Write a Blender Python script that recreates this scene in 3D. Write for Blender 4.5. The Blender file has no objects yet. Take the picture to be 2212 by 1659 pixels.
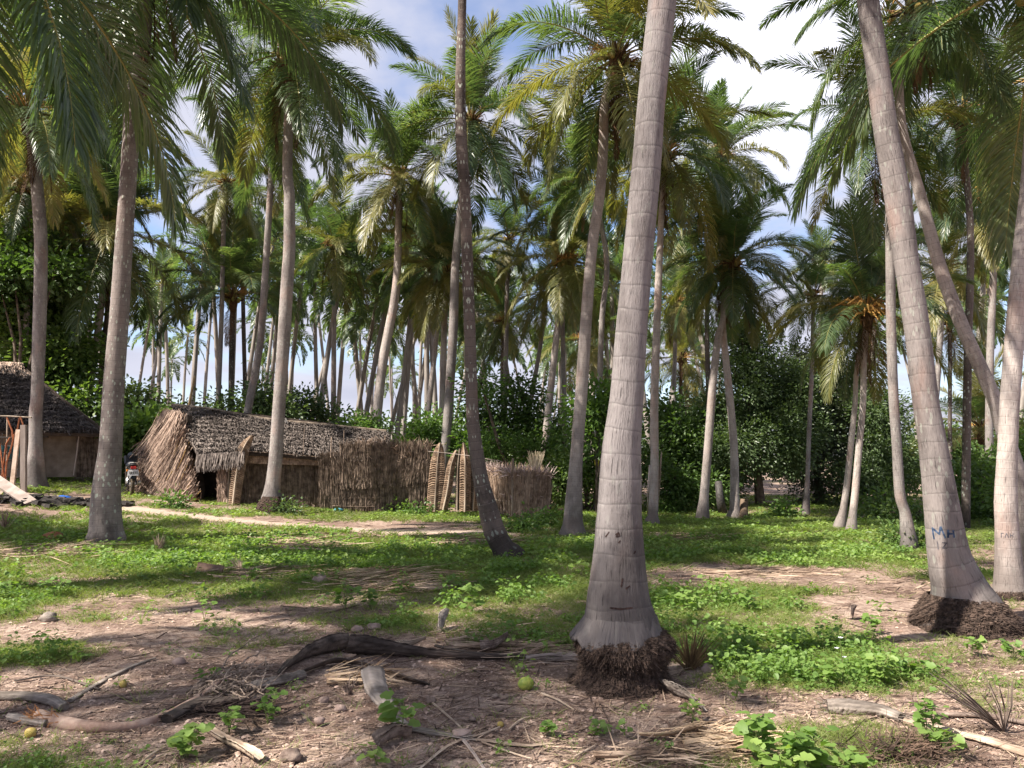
import bpy, math, random
import numpy as np
from math import pi, sin, cos, radians
from mathutils import Vector, Matrix
from mathutils.bvhtree import BVHTree

# ------------------------------------------------------------------ camera, sky, sun, exposure
SC = bpy.context.scene
C = SC.collection
W2, H2, FPX = 1106.0, 829.5, 1661.0          # a working frame 2212 x 1659 wide
PITCH = math.atan((985.0 - H2) / FPX)
CAMZ = 1.6
cam = bpy.data.cameras.new('camera')
cam.sensor_width = 36.0
cam.lens = 36.0 * FPX / 2212.0
cam.clip_start = 0.05
cam.clip_end = 6000
camo = bpy.data.objects.new('camera', cam); C.objects.link(camo)
camo.location = (0, 0, CAMZ); camo.rotation_euler = (pi / 2 + PITCH, 0, 0)
SC.camera = camo

SUN_EL, SUN_AZ = radians(48), radians(-117)   # azimuth from +Y towards +X : left and a little behind
sun_dir = Vector((sin(SUN_AZ) * cos(SUN_EL), cos(SUN_AZ) * cos(SUN_EL), sin(SUN_EL)))
sl = bpy.data.lights.new('sun', 'SUN'); sl.energy = 5.0; sl.angle = radians(0.55); sl.color = (1.0, 0.93, 0.82)
so = bpy.data.objects.new('sun', sl); C.objects.link(so)
so.rotation_euler = (-sun_dir).to_track_quat('-Z', 'Y').to_euler()

SC.view_settings.view_transform = 'Standard'; SC.view_settings.look = 'None'
SC.view_settings.gamma = 1.0; SC.view_settings.exposure = 1.36
try: SC.view_settings.use_curve_mapping = False
except Exception: pass
SC.render.engine = 'CYCLES'
SC.cycles.max_bounces = 7; SC.cycles.diffuse_bounces = 3; SC.cycles.glossy_bounces = 2
SC.cycles.transmission_bounces = 3; SC.cycles.transparent_max_bounces = 6
SC.cycles.sample_clamp_indirect = 4.0

wd = bpy.data.worlds.new("World"); SC.world = wd; wd.use_nodes = True
nt = wd.node_tree; nt.nodes.clear()
def N(t, **k):
    n = nt.nodes.new(t)
    for a, b in k.items():
        if isinstance(b, (int, float, str, tuple, bool)) and hasattr(n, a): setattr(n, a, b)
    return n
def L(a, b): nt.links.new(a, b)
sky = N('ShaderNodeTexSky', sky_type='NISHITA', sun_disc=False)
sky.sun_elevation = SUN_EL; sky.sun_rotation = SUN_AZ; sky.altitude = 10; sky.air_density = 1.0; sky.dust_density = 1.0
skm = N('ShaderNodeMix', data_type='RGBA', blend_type='MULTIPLY'); skm.inputs[0].default_value = 1.0
L(sky.outputs[0], skm.inputs[6]); skm.inputs[7].default_value = (0.085, 0.085, 0.095, 1)
tc = N('ShaderNodeTexCoord')
sep = N('ShaderNodeSeparateXYZ'); L(tc.outputs['Generated'], sep.inputs[0])
za = N('ShaderNodeMath', operation='ADD'); L(sep.outputs[2], za.inputs[0]); za.inputs[1].default_value = 0.22
zm = N('ShaderNodeMath', operation='MAXIMUM'); L(za.outputs[0], zm.inputs[0]); zm.inputs[1].default_value = 0.1
dx = N('ShaderNodeMath', operation='DIVIDE'); L(sep.outputs[0], dx.inputs[0]); L(zm.outputs[0], dx.inputs[1])
dy = N('ShaderNodeMath', operation='DIVIDE'); L(sep.outputs[1], dy.inputs[0]); L(zm.outputs[0], dy.inputs[1])
cxy = N('ShaderNodeCombineXYZ'); L(dx.outputs[0], cxy.inputs[0]); L(dy.outputs[0], cxy.inputs[1])
cn = N('ShaderNodeTexNoise'); cn.inputs['Scale'].default_value = 1.5; cn.inputs['Detail'].default_value = 7; cn.inputs['Roughness'].default_value = 0.52
mp = N('ShaderNodeMapping'); mp.inputs['Location'].default_value = (1.35, 0.4, 0); L(cxy.outputs[0], mp.inputs[0]); L(mp.outputs[0], cn.inputs['Vector'])
cr = N('ShaderNodeMapRange'); cr.inputs[1].default_value = 0.37; cr.inputs[2].default_value = 0.55; L(cn.outputs[0], cr.inputs[0])
cr.interpolation_type = 'SMOOTHSTEP'
cn2 = N('ShaderNodeTexNoise'); cn2.inputs['Scale'].default_value = 2.2; cn2.inputs['Detail'].default_value = 4; L(cxy.outputs[0], cn2.inputs['Vector'])
cc = N('ShaderNodeMix', data_type='RGBA'); L(cn2.outputs[0], cc.inputs[0])
cc.inputs[6].default_value = (0.21, 0.22, 0.285, 1); cc.inputs[7].default_value = (0.37, 0.372, 0.42, 1)
# the blown-out cloud to the upper right
def vdir(vx, vy):
    u = (vx - W2) / FPX; v = (H2 - vy) / FPX
    return Vector((u, cos(PITCH) - v * sin(PITCH), sin(PITCH) + v * cos(PITCH)))
gd = vdir(1610, 40).normalized()
dp = N('ShaderNodeVectorMath', operation='DOT_PRODUCT'); nrm = N('ShaderNodeVectorMath', operation='NORMALIZE')
L(tc.outputs['Generated'], nrm.inputs[0]); L(nrm.outputs[0], dp.inputs[0]); dp.inputs[1].default_value = gd
gm = N('ShaderNodeMapRange'); gm.interpolation_type = 'SMOOTHSTEP'; gm.inputs[1].default_value = cos(radians(14)); gm.inputs[2].default_value = 1.0
L(dp.outputs['Value'], gm.inputs[0])
mx1 = N('ShaderNodeMix', data_type='RGBA'); L(cr.outputs[0], mx1.inputs[0]); L(skm.outputs[2], mx1.inputs[6]); L(cc.outputs[2], mx1.inputs[7])
gad = N('ShaderNodeMix', data_type='RGBA'); L(gm.outputs[0], gad.inputs[0]); L(mx1.outputs[2], gad.inputs[6]); gad.inputs[7].default_value = (0.58, 0.58, 0.66, 1)
bg = N('ShaderNodeBackground'); bg.inputs[1].default_value = 1.0; L(gad.outputs[2], bg.inputs[0])
wo = N('ShaderNodeOutputWorld'); L(bg.outputs[0], wo.inputs[0])

# ------------------------------------------------------------------ helpers
random.seed(7); R = np.random.default_rng(7)

def g_big(x, y):
    """terrain height: rises gently to the left and back"""
    x = np.asarray(x, float); y = np.asarray(y, float)
    s = np.clip((y - 7) / 14, 0, 1); s = s * s * (3 - 2 * s)
    r = -(x + 3.5); sp = np.where(r > 0, r, 0) + 0.5 * np.exp(-np.abs(r))
    rise = 0.072 * sp * s
    rise = np.minimum(rise, 1.3 + 0 * rise)
    return rise

def ray(vx, vy): return vdir(vx, vy)
def P(vx, vy, Y):
    d = ray(vx, vy); t = Y / d.y
    return Vector((d.x * t, Y, CAMZ + d.z * t))
def mpp(Y):                      # metres per working-frame pixel at distance Y
    return Y / FPX
def gp(vx, vy):
    d = ray(vx, vy); t = 0.5
    while t < 400:
        p = Vector((0, 0, CAMZ)) + d * t
        if p.z <= float(g_big(p.x, p.y)): break
        t += 0.02 + t * 0.003
    return Vector((p.x, p.y, float(g_big(p.x, p.y))))
def G(x, y): return float(g_big(x, y))

def vnoise(x, y, seed=0):
    xi = np.floor(x).astype(np.int64); yi = np.floor(y).astype(np.int64); xf = x - xi; yf = y - yi
    def h(a, b):
        n = (a * 374761393 + b * 668265263 + seed * 1442695041) & 0xffffffff
        n = ((n ^ (n >> 13)) * 1274126177) & 0xffffffff
        return ((n ^ (n >> 16)) & 0xffff) / 65535.0
    u = xf * xf * (3 - 2 * xf); v = yf * yf * (3 - 2 * yf)
    return (h(xi, yi) * (1 - u) + h(xi + 1, yi) * u) * (1 - v) + (h(xi, yi + 1) * (1 - u) + h(xi + 1, yi + 1) * u) * v
def fbm(x, y, o=4, seed=0, g=0.5):
    x = np.asarray(x, float); y = np.asarray(y, float); a = 1.0; s = 0; t = 0
    for i in range(o):
        s = s + a * vnoise(x, y, seed + i * 17); t += a; a *= g; x = x * 2.03 + 11.3; y = y * 2.03 + 5.7
    return s / t

def mk(name, V, Fs, mats=(), midx=None, parent=None, smooth=False, uv=None, attr=None, col=None, link=True):
    """V (n,3); Fs list of int arrays (m,k); midx list of material index arrays or ints per Fs block"""
    me = bpy.data.meshes.new(name)
    V = np.ascontiguousarray(V, dtype=np.float32)
    Fs = [np.asarray(f, dtype=np.int32) for f in Fs if len(f)]
    me.vertices.add(len(V)); me.vertices.foreach_set('co', V.ravel())
    loops = np.concatenate([f.ravel() for f in Fs]); tot = np.concatenate([np.full(len(f), f.shape[1], np.int32) for f in Fs])
    st = np.concatenate([[0], np.cumsum(tot)[:-1]]).astype(np.int32)
    me.loops.add(len(loops)); me.loops.foreach_set('vertex_index', loops)
    me.polygons.add(len(tot)); me.polygons.foreach_set('loop_start', st)
    try: me.polygons.foreach_set('loop_total', tot)
    except Exception: pass
    for m in mats: me.materials.append(m)
    if midx is not None:
        mi = np.concatenate([np.broadcast_to(np.asarray(m, np.int32), (len(f),)) for m, f in zip(midx, Fs)])
        me.polygons.foreach_set('material_index', np.ascontiguousarray(mi))
    me.polygons.foreach_set('use_smooth', np.full(len(tot), bool(smooth)))
    if uv is not None:
        ul = me.uv_layers.new(name='UVMap'); ul.data.foreach_set('uv', np.ascontiguousarray(uv[loops], dtype=np.float32).ravel())
    if attr:
        for k, a in attr.items():
            at = me.attributes.new(k, 'FLOAT', 'POINT'); at.data.foreach_set('value', np.ascontiguousarray(a, dtype=np.float32))
    me.update(calc_edges=True)
    if not link: return me
    o = bpy.data.objects.new(name, me); C.objects.link(o)
    if parent: o.parent = parent
    return o

def tag(o, label=None, cat=None, group=None, kind=None):
    if label: o['label'] = label
    if cat: o['category'] = cat
    if group: o['group'] = group
    if kind: o['kind'] = kind
    return o
def empty(name, loc, label=None, cat=None, group=None, rz=0):
    e = bpy.data.objects.new(name, None); C.objects.link(e); e.location = loc; e.rotation_euler[2] = rz; e.empty_display_size = .2
    return tag(e, label, cat, group)
def inst(name, me, parent=None, loc=(0, 0, 0), rot=(0, 0, 0), sc=1.0):
    o = bpy.data.objects.new(name, me); C.objects.link(o); o.parent = parent
    o.location = loc; o.rotation_euler = rot; o.scale = (sc, sc, sc) if not hasattr(sc, '__len__') else sc
    return o

class MB:
    """collects pieces into one mesh"""
    def __init__(s): s.V = []; s.F = {}; s.n = 0; s.A = []
    def add(s, V, F, m=0, a=None):
        V = np.asarray(V, float)
        for f in (F if isinstance(F, list) else [F]):
            f = np.asarray(f, int)
            if len(f): s.F.setdefault((f.shape[1], m), []).append(f + s.n)
        s.V.append(V); s.n += len(V)
        s.A.append(np.full(len(V), random.random()) if a is None else np.broadcast_to(a, (len(V),)))
    def box(s, c, d, rot=None, m=0, j=0):
        v = np.array([[x, y, z] for x in (-.5, .5) for y in (-.5, .5) for z in (-.5, .5)]) * np.array(d)
        if j: v += R.normal(0, j, v.shape)
        if rot is not None: v = v @ np.array(rot.to_3x3()).T
        s.add(v + np.array(c), np.array([[0, 1, 3, 2], [4, 6, 7, 5], [0, 4, 5, 1], [2, 3, 7, 6], [0, 2, 6, 4], [1, 5, 7, 3]]), m)
    def tube(s, pts, r, n=6, m=0, cap=True, flat=1.0, a=None):
        pts = np.array([list(p) for p in pts], float); k = len(pts); r = np.broadcast_to(r, (k,))
        V, F = tube_np(pts, r, n, flat)
        Fl = [F]
        if cap:
            V = np.vstack([V, pts[:1], pts[-1:]])
            Fl.append(np.array([[(i + 1) % n, i, k * n] for i in range(n)] + [[(k - 1) * n + i, (k - 1) * n + (i + 1) % n, k * n + 1] for i in range(n)]))
        s.add(V, Fl, m, a)
    def strips(s, A, B, w, nrm=None, bend=None, seg=2, m=0, a=None):
        """many tapered blades from A to B (n,3), width w"""
        V, F = strips_np(A, B, w, nrm, bend, seg)
        n = len(A)
        av = np.repeat(R.random(n) if a is None else a, (seg + 1) * 2)
        s.add(V, F, m, av)
    def build(s, name, mats, parent=None, smooth=False, link=True):
        if not isinstance(mats, (list, tuple)): mats = [mats]
        Fs = []; mi = []
        for (k, m), fl in s.F.items(): Fs.append(np.vstack(fl)); mi.append(m)
        return mk(name, np.vstack(s.V), Fs, mats, mi, parent, smooth, attr={'rnd': np.concatenate(s.A)}, link=link)

def frames(pts):
    T = np.gradient(pts, axis=0); T /= np.linalg.norm(T, axis=1)[:, None] + 1e-9
    up = np.array([0, 0, 1.0]) if abs(T[0][2]) < .9 else np.array([0, 1.0, 0])
    U = np.zeros_like(T); Vv = np.zeros_like(T); u = np.cross(up, T[0]); u /= np.linalg.norm(u)
    for i in range(len(T)):
        u = u - T[i] * np.dot(u, T[i]); u /= np.linalg.norm(u) + 1e-9
        U[i] = u; Vv[i] = np.cross(T[i], u)
    return T, U, Vv
def tube_np(pts, r, n, flat=1.0):
    T, U, Vv = frames(pts); a = np.arange(n) * 2 * pi / n
    V = pts[:, None, :] + r[:, None, None] * (np.cos(a)[None, :, None] * U[:, None, :] + flat * np.sin(a)[None, :, None] * Vv[:, None, :])
    k = len(pts); i = np.arange(k - 1)[:, None]; j = np.arange(n)[None, :]
    F = np.stack([i * n + j, i * n + (j + 1) % n, (i + 1) * n + (j + 1) % n, (i + 1) * n + j], -1).reshape(-1, 4)
    return V.reshape(-1, 3), F
def strips_np(A, B, w, nrm=None, bend=None, seg=2, taper=0.25):
    A = np.asarray(A, float); B = np.asarray(B, float); n = len(A); w = np.broadcast_to(w, (n,))
    D = B - A; Ln = np.linalg.norm(D, axis=1)[:, None] + 1e-9; Dn = D / Ln
    if nrm is None: nrm = R.normal(size=(n, 3))
    nrm = np.broadcast_to(nrm, (n, 3))
    S = np.cross(Dn, nrm); S /= np.linalg.norm(S, axis=1)[:, None] + 1e-9
    if bend is None: bend = np.zeros((n, 3))
    t = np.linspace(0, 1, seg + 1)
    c = A[:, None, :] + D[:, None, :] * t[None, :, None] + np.asarray(bend)[:, None, :] * (t * t)[None, :, None]
    ww = (1 - (1 - taper) * t ** 2)[None, :, None] * w[:, None, None] * 0.5
    V = np.stack([c - S[:, None, :] * ww, c + S[:, None, :] * ww], 2).reshape(-1, 3)
    b = (np.arange(n) * (seg + 1) * 2)[:, None]; k = (np.arange(seg) * 2)[None, :]
    F = np.stack([b + k, b + k + 1, b + k + 3, b + k + 2], -1).reshape(-1, 4)
    return V, F

def catmull(pts, n):
    pts = np.asarray(pts, float); k = len(pts)
    Pp = np.vstack([2 * pts[0] - pts[1], pts, 2 * pts[-1] - pts[-2]])
    t = np.linspace(0, k - 1 - 1e-6, n); i = t.astype(int); f = (t - i)[:, None]
    p0, p1, p2, p3 = Pp[i], Pp[i + 1], Pp[i + 2], Pp[i + 3]
    return .5 * (2 * p1 + (p2 - p0) * f + (2 * p0 - 5 * p1 + 4 * p2 - p3) * f ** 2 + (3 * p1 - p0 - 3 * p2 + p3) * f ** 3)

# ------------------------------------------------------------------ materials
class Mat:
    def __init__(s, name, rough=.8, spec=.3):
        s.m = bpy.data.materials.new(name); s.m.use_nodes = True; s.t = s.m.node_tree
        s.p = s.t.nodes['Principled BSDF']; s.out = s.t.nodes['Material Output']
        s.p.inputs['Roughness'].default_value = rough; s.p.inputs['Specular IOR Level'].default_value = spec
    def n(s, t, **k):
        n = s.t.nodes.new(t)
        for a, b in k.items(): setattr(n, a, b)
        return n
    def l(s, a, b): s.t.links.new(a, b)
    def noise(s, scale, vec=None, detail=4, rough=.55, dist=0):
        n = s.n('ShaderNodeTexNoise'); n.inputs['Scale'].default_value = scale; n.inputs['Detail'].default_value = detail
        n.inputs['Roughness'].default_value = rough; n.inputs['Distortion'].default_value = dist
        if vec is not None: s.l(vec, n.inputs['Vector'])
        return n.outputs[0]
    def ramp(s, fac, stops):
        r = s.n('ShaderNodeValToRGB'); e = r.color_ramp.elements
        while len(e) < len(stops): e.new(.5)
        for q, (p, c) in zip(e, stops): q.position = p; q.color = (*c, 1) if len(c) == 3 else c
        s.l(fac, r.inputs[0]); return r.outputs[0]
    def rng(s, fac, a, b, c=0, d=1):
        r = s.n('ShaderNodeMapRange'); r.interpolation_type = 'SMOOTHSTEP'
        for i, v in zip((1, 2, 3, 4), (a, b, c, d)): r.inputs[i].default_value = v
        s.l(fac, r.inputs[0]); return r.outputs[0]
    def mix(s, f, a, b, mode='MIX'):
        x = s.n('ShaderNodeMix', data_type='RGBA', blend_type=mode)
        for i, v in ((0, f), (6, a), (7, b)):
            if isinstance(v, (int, float)): x.inputs[i].default_value = v
            elif isinstance(v, tuple): x.inputs[i].default_value = (*v, 1)
            else: s.l(v, x.inputs[i])
        return x.outputs[2]
    def math(s, op, a, b=0.5):
        x = s.n('ShaderNodeMath', operation=op)
        for i, v in ((0, a), (1, b)):
            if isinstance(v, (int, float)): x.inputs[i].default_value = v
            else: s.l(v, x.inputs[i])
        return x.outputs[0]
    def mapv(s, vec, scale=(1, 1, 1), loc=(0, 0, 0)):
        m = s.n('ShaderNodeMapping'); m.inputs['Scale'].default_value = scale; m.inputs['Location'].default_value = loc
        s.l(vec, m.inputs[0]); return m.outputs[0]
    def obj(s): return s.n('ShaderNodeTexCoord').outputs['Object']
    def uv(s): return s.n('ShaderNodeTexCoord').outputs['UV']
    def orand(s): return s.n('ShaderNodeObjectInfo').outputs['Random']
    def attr(s, k): 
        a = s.n('ShaderNodeAttribute'); a.attribute_name = k; return a.outputs['Fac']
    def bump(s, h, st=.3, d=.02):
        b = s.n('ShaderNodeBump'); b.inputs['Strength'].default_value = st; b.inputs['Distance'].default_value = d
        s.l(h, b.inputs['Height']); s.l(b.outputs[0], s.p.inputs['Normal']); return b
    def col(s, c):
        if isinstance(c, tuple): s.p.inputs['Base Color'].default_value = (*c, 1)
        else: s.l(c, s.p.inputs['Base Color'])
        s.c = c; return s
    def translucent(s, c, f=.35):
        t = s.n('ShaderNodeBsdfTranslucent'); m = s.n('ShaderNodeMixShader'); m.inputs[0].default_value = f
        if isinstance(c, tuple): t.inputs[0].default_value = (*c, 1)
        else: s.l(c, t.inputs[0])
        s.l(s.p.outputs[0], m.inputs[1]); s.l(t.outputs[0], m.inputs[2]); s.l(m.outputs[0], s.out.inputs[0]); return s

def leaf_mat(name, stops, tr=.35, rough=.42, spec=.5, tint=1.0):
    M = Mat(name, rough, spec)
    r1 = M.attr('rnd'); r2 = M.orand()
    f = M.math('ADD', M.math('MULTIPLY', r1, .55), M.math('MULTIPLY', r2, .45))
    c = M.ramp(f, stops); M.col(c)
    M.translucent(M.mix(1.0, c, (1.5 * tint, 1.6 * tint, .6 * tint), 'MULTIPLY'), tr)
    return M.m
def plain(name, c1, c2, scale=6, rough=.85, bump=.3, stretch=(1, 1, 1), spec=.25, rnd=True):
    M = Mat(name, rough, spec); v = M.mapv(M.obj(), stretch)
    n = M.noise(scale, v, 6, .6)
    c = M.ramp(M.rng(n, .3, .7), [(0, c1), (1, c2)])
    if rnd:
        k = M.rng(M.attr('rnd'), 0, 1, .65, 1.25)
        cb = M.n('ShaderNodeCombineColor'); M.l(k, cb.inputs[0]); M.l(k, cb.inputs[1]); M.l(k, cb.inputs[2])
        c = M.mix(1.0, c, cb.outputs[0], 'MULTIPLY')
    M.col(c)
    if bump: M.bump(M.noise(scale * 3, v, 5, .65), bump, .02)
    return M.m
# ------------------------------------------------------------------ palm materials
GREEN = leaf_mat('frond_green', [(0, (.042, .074, .038)), (.45, (.076, .120, .058)), (.8, (.130, .172, .078)), (1, (.23, .24, .11))], .48, .36, .6)
YELLOW = leaf_mat('frond_yellow_green', [(0, (.09, .11, .042)), (.5, (.18, .18, .065)), (1, (.30, .24, .09))], .42, .4, .5)
DEAD = leaf_mat('frond_dead', [(0, (.03, .018, .012)), (.5, (.10, .055, .033)), (1, (.2, .115, .06))], .15, .7, .2)
RACH = plain('frond_rib', (.16, .17, .05), (.28, .22, .07), 4, .5, 0, rnd=False)
BOOT = plain('crown_fibre', (.05, .03, .018), (.17, .095, .045), 14, .9, .5)
ORANGE = plain('flower_stalk', (.35, .17, .05), (.5, .3, .09), 10, .7, 0)
NUT = plain('nut_skin', (.10, .12, .03), (.3, .2, .06), 5, .5, 0)

def trunk_mat(name, base, dark, scar, lichen=0.0, ring=20.0, pink=.3, foot=.9):
    M = Mat(name, .88, .2); uv = M.uv()
    big = M.noise(1.3, M.mapv(uv, (1, .8, 1)), 5, .6)
    fine = M.noise(16, M.mapv(uv, (2.6, .35, 1)), 5, .7); crk = M.noise(20, M.mapv(uv, (3.2, .28, 1), (5, 1, 0)), 3, .6); blot = M.noise(7, M.mapv(uv, (1, 1, 1), (2, 8, 0)), 6, .7)
    c = M.ramp(M.rng(big, .3, .72), [(0, dark), (.55, base), (1, tuple(min(1, b * 1.12) for b in base))])
    c = M.mix(M.rng(fine, .36, .56, .28, 0), c, tuple(b * .4 for b in base)); c = M.mix(M.rng(crk, .33, .37, .85, 0), c, tuple(b * .14 for b in base)); c = M.mix(M.rng(blot, .56, .68, 0, .35), c, tuple(min(1, b * 1.45) for b in base)); c = M.mix(M.rng(blot, .32, .42, .4, 0), c, tuple(b * .6 for b in dark))
    # leaf scars: irregular rings
    w = M.n('ShaderNodeTexWave', wave_type='BANDS', bands_direction='Y', wave_profile='SAW')
    w.inputs['Scale'].default_value = ring / 20.0 * 3.2; w.inputs['Distortion'].default_value = 1.3; w.inputs['Detail'].default_value = 2
    w.inputs['Detail Scale'].default_value = .8; M.l(uv, w.inputs[0])
    brk = M.rng(M.noise(6, M.mapv(uv, (1, 1.2, 1), (3, 7, 0)), 4), .44, .60)
    sc = M.math('MULTIPLY', M.rng(w.outputs[1], .84, .97), brk)
    sd = M.math('MULTIPLY', M.rng(w.outputs[1], .0, .13, 1, 0), .38)
    c = M.mix(M.math('MULTIPLY', sc, .34), c, scar); c = M.mix(sd, c, tuple(b * .3 for b in dark))
    c = M.mix(M.rng(M.noise(1.1, M.mapv(uv, (1, 1, 1), (9, 2, 0)), 3), .52, .75, 0, pink), c, (.45, .25, .19))
    if lichen:
        vo = M.n('ShaderNodeTexVoronoi'); vo.inputs['Scale'].default_value = 8; M.l(M.mapv(uv, (1, 1, 1)), vo.inputs[0])
        dist = M.math('ADD', vo.outputs[0], M.math('MULTIPLY', M.noise(26, uv, 3), .25))
        spot = M.math('MULTIPLY', M.rng(dist, .36, .41, 1, 0), M.rng(M.noise(1.7, M.mapv(uv, (1, 1, 1), (4, 4, 0)), 3), .38, .52))
        c = M.mix(M.math('MULTIPLY', spot, lichen), c, (.44, .47, .40))
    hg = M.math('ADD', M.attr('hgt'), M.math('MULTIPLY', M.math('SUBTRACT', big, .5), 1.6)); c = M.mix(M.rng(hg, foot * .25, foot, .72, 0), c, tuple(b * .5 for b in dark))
    k = M.rng(M.orand(), 0, 1, .86, 1.12); cb = M.n('ShaderNodeCombineColor'); [M.l(k, cb.inputs[i]) for i in range(3)]
    M.col(M.mix(1.0, c, cb.outputs[0], 'MULTIPLY'))
    h = M.math('ADD', M.math('MULTIPLY', w.outputs[1], .6), M.math('ADD', M.math('MULTIPLY', fine, .8), M.math('MULTIPLY', M.rng(crk, .30, .40), 1.2)))
    h = M.math('ADD', h, M.math('MULTIPLY', blot, .8)); M.bump(h, .7, .018)
    return M.m
T_GREY = trunk_mat('trunk_bark_grey', (.28, .248, .235), (.17, .145, .14), (.40, .36, .34), .3)
T_LEAN = trunk_mat('trunk_bark_leaning', (.25, .217, .207), (.14, .12, .115), (.36, .325, .305), .35, 12.0)
T_MAIN = trunk_mat('trunk_bark_mauve', (.235, .210, .207), (.13, .112, .110), (.36, .33, .315), .1, 11.0, .28, 1.5)  # dark lower trunk: part bark stain, part shade put into the colour
T_LICH = trunk_mat('trunk_bark_lichen', (.26, .22, .205), (.13, .105, .10), (.36, .33, .31), .95, 18.0, .1, .4)
T_DARK = trunk_mat('trunk_bark_dark', (.135, .108, .096), (.055, .043, .038), (.25, .22, .2), .7, 14.0, .1)
T_PALE = trunk_mat('trunk_bark_pale', (.40, .345, .32), (.24, .20, .185), (.5, .46, .43), .15, 20.0, .35)
T_FAR = plain('trunk_bark_far', (.17, .145, .13), (.36, .32, .29), 1.1, .9, 0, (6, 6, 1), rnd=False)
ROOT = plain('root_mass', (.032, .022, .018), (.155, .105, .082), 26, .95, .9, rnd=True)

# ------------------------------------------------------------------ fronds
def frond(name, Lr, e0, bend, nl=80, ll=.95, lw=.045, seg=3, hang=1.0, curl=0.0, seed=0, mats=None, tuft=0.0):
    rg = np.random.default_rng(seed)
    n = 26; t = np.linspace(0, 1, n); ang = e0 - bend * t ** 1.25
    yaw = curl * t ** 1.5
    d = np.stack([np.cos(ang) * np.cos(yaw), np.cos(ang) * np.sin(yaw), np.sin(ang)], 1)
    pts = np.vstack([[0, 0, 0], np.cumsum(d[:-1] * (Lr / (n - 1)), axis=0)])
    rr = (.030 * (1 - t) ** 1.3 + .004) * (Lr / 4.5)
    V1, F1 = tube_np(pts, rr, 5, 1.0)
    # leaflets
    tl = np.linspace(.13, .995, nl) ** .97; Vs = [V1]; Fs = [F1]; mi = [0]; A = [np.full(len(V1), .5)]; off = len(V1)
    for s in (1, -1):
        tt = np.clip(tl + rg.normal(0, .003, nl), .1, 1)
        base = np.stack([np.interp(tt, t, pts[:, k]) for k in range(3)], 1)
        T = np.stack([np.interp(tt, t, d[:, k]) for k in range(3)], 1); T /= np.linalg.norm(T, axis=1)[:, None]
        S = np.cross(np.array([0, 0, 1.0]), T); nn = np.linalg.norm(S, axis=1)[:, None]; S = S / np.maximum(nn, .05)
        Uu = np.cross(T, S)
        f = np.clip((tt - .08) / .22, 0, 1) ** .6 * (1 - .62 * np.clip((tt - .45) / .55, 0, 1) ** 1.6)
        ln = ll * (Lr / 4.5) * f * rg.uniform(.88, 1.08, nl)
        ln *= np.where(rg.random(nl) < .06, rg.uniform(.3, .8, nl), 1)
        a = np.radians(np.interp(tt, [0, .5, 1], [72, 55, 22]) + rg.normal(0, 5, nl))
        up = np.interp(tt, [0, 1], [.30, .12]) + rg.normal(0, .10, nl)
        clump = fbm(tt * 16 + seed * 3.1 + s * 40, tt * 0, 2, seed) - .5
        D = T * np.cos(a)[:, None] + (S * s) * (np.sin(a))[:, None] + Uu * up[:, None]
        D = D + T * clump[:, None] * .3
        D /= np.linalg.norm(D, axis=1)[:, None]
        pos = base.copy(); rows = []
        g = hang * (1.0 + rg.normal(0, .15, nl))
        for k in range(seg + 1):
            u = k / seg
            wv = lw * (Lr / 4.5) * (np.sin(pi * (min(u * .8 + .14, 1))) if k < seg else .06)
            Wd = T - D * np.sum(T * D, 1)[:, None]; Wd /= np.linalg.norm(Wd, axis=1)[:, None] + 1e-6
            Wd = Wd + rg.normal(0, .12, (nl, 1)) * np.cross(D, Wd)
            rows.append(np.stack([pos - Wd * wv * .5, pos + Wd * wv * .5], 1))
            if k < seg:
                pos = pos + D * (ln / seg)[:, None]
                D = D + np.array([0, 0, -1.0]) * (g * (.35 + .6 * u) * 2.3 / seg)[:, None] + rg.normal(0, .03, (nl, 3))
                D /= np.linalg.norm(D, axis=1)[:, None]
        Vv = np.stack(rows, 1).reshape(-1, 3)
        b = (np.arange(nl) * (seg + 1) * 2)[:, None]; kk = (np.arange(seg) * 2)[None, :]
        F = np.stack([b + kk, b + kk + 1, b + kk + 3, b + kk + 2], -1).reshape(-1, 4) + off
        Vs.append(Vv); Fs.append(F); mi.append(1); off += len(Vv)
        A.append(np.repeat(np.clip(.5 + (clump * .9) + rg.normal(0, .16, nl) + .15 * (tt - .5), 0, 1), (seg + 1) * 2))
    return mk(name, np.vstack(Vs), Fs, mats or [RACH, GREEN], mi, smooth=False, attr={'rnd': np.concatenate(A)}, link=False)

# classes by starting elevation (deg), total bend (deg), hang of the leaflets
CLS = [(84, 28, .35), (68, 62, .5), (48, 80, .7), (26, 82, .9), (4, 74, 1.15), (-22, 58, 1.3), (-48, 36, 1.5)]
def frond_set(tagname, nl, lw, seg, k, mats, ll=1.16):
    out = []
    for ci, (e, b, h) in enumerate(CLS):
        out.append([frond('frond', 4.5, radians(e), radians(b * random.uniform(.85, 1.15)), nl, ll, lw, seg, h,
                          radians(random.uniform(-28, 28)), seed=ci * 10 + j, mats=mats) for j in range(k)])
    return out
F_NEAR = frond_set('n', 165, .030, 4, 3, [RACH, GREEN])
F_MID = frond_set('m', 128, .036, 3, 3, [RACH, GREEN])
F_MIDY = frond_set('y', 128, .036, 3, 2, [RACH, YELLOW])
F_DEAD = [frond('dead_frond', 4.0, radians(-62 - 9 * j), radians(26), 60, .8, .035, 3, 2.2, .2, seed=77 + j, mats=[BOOT, DEAD]) for j in range(3)]

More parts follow.
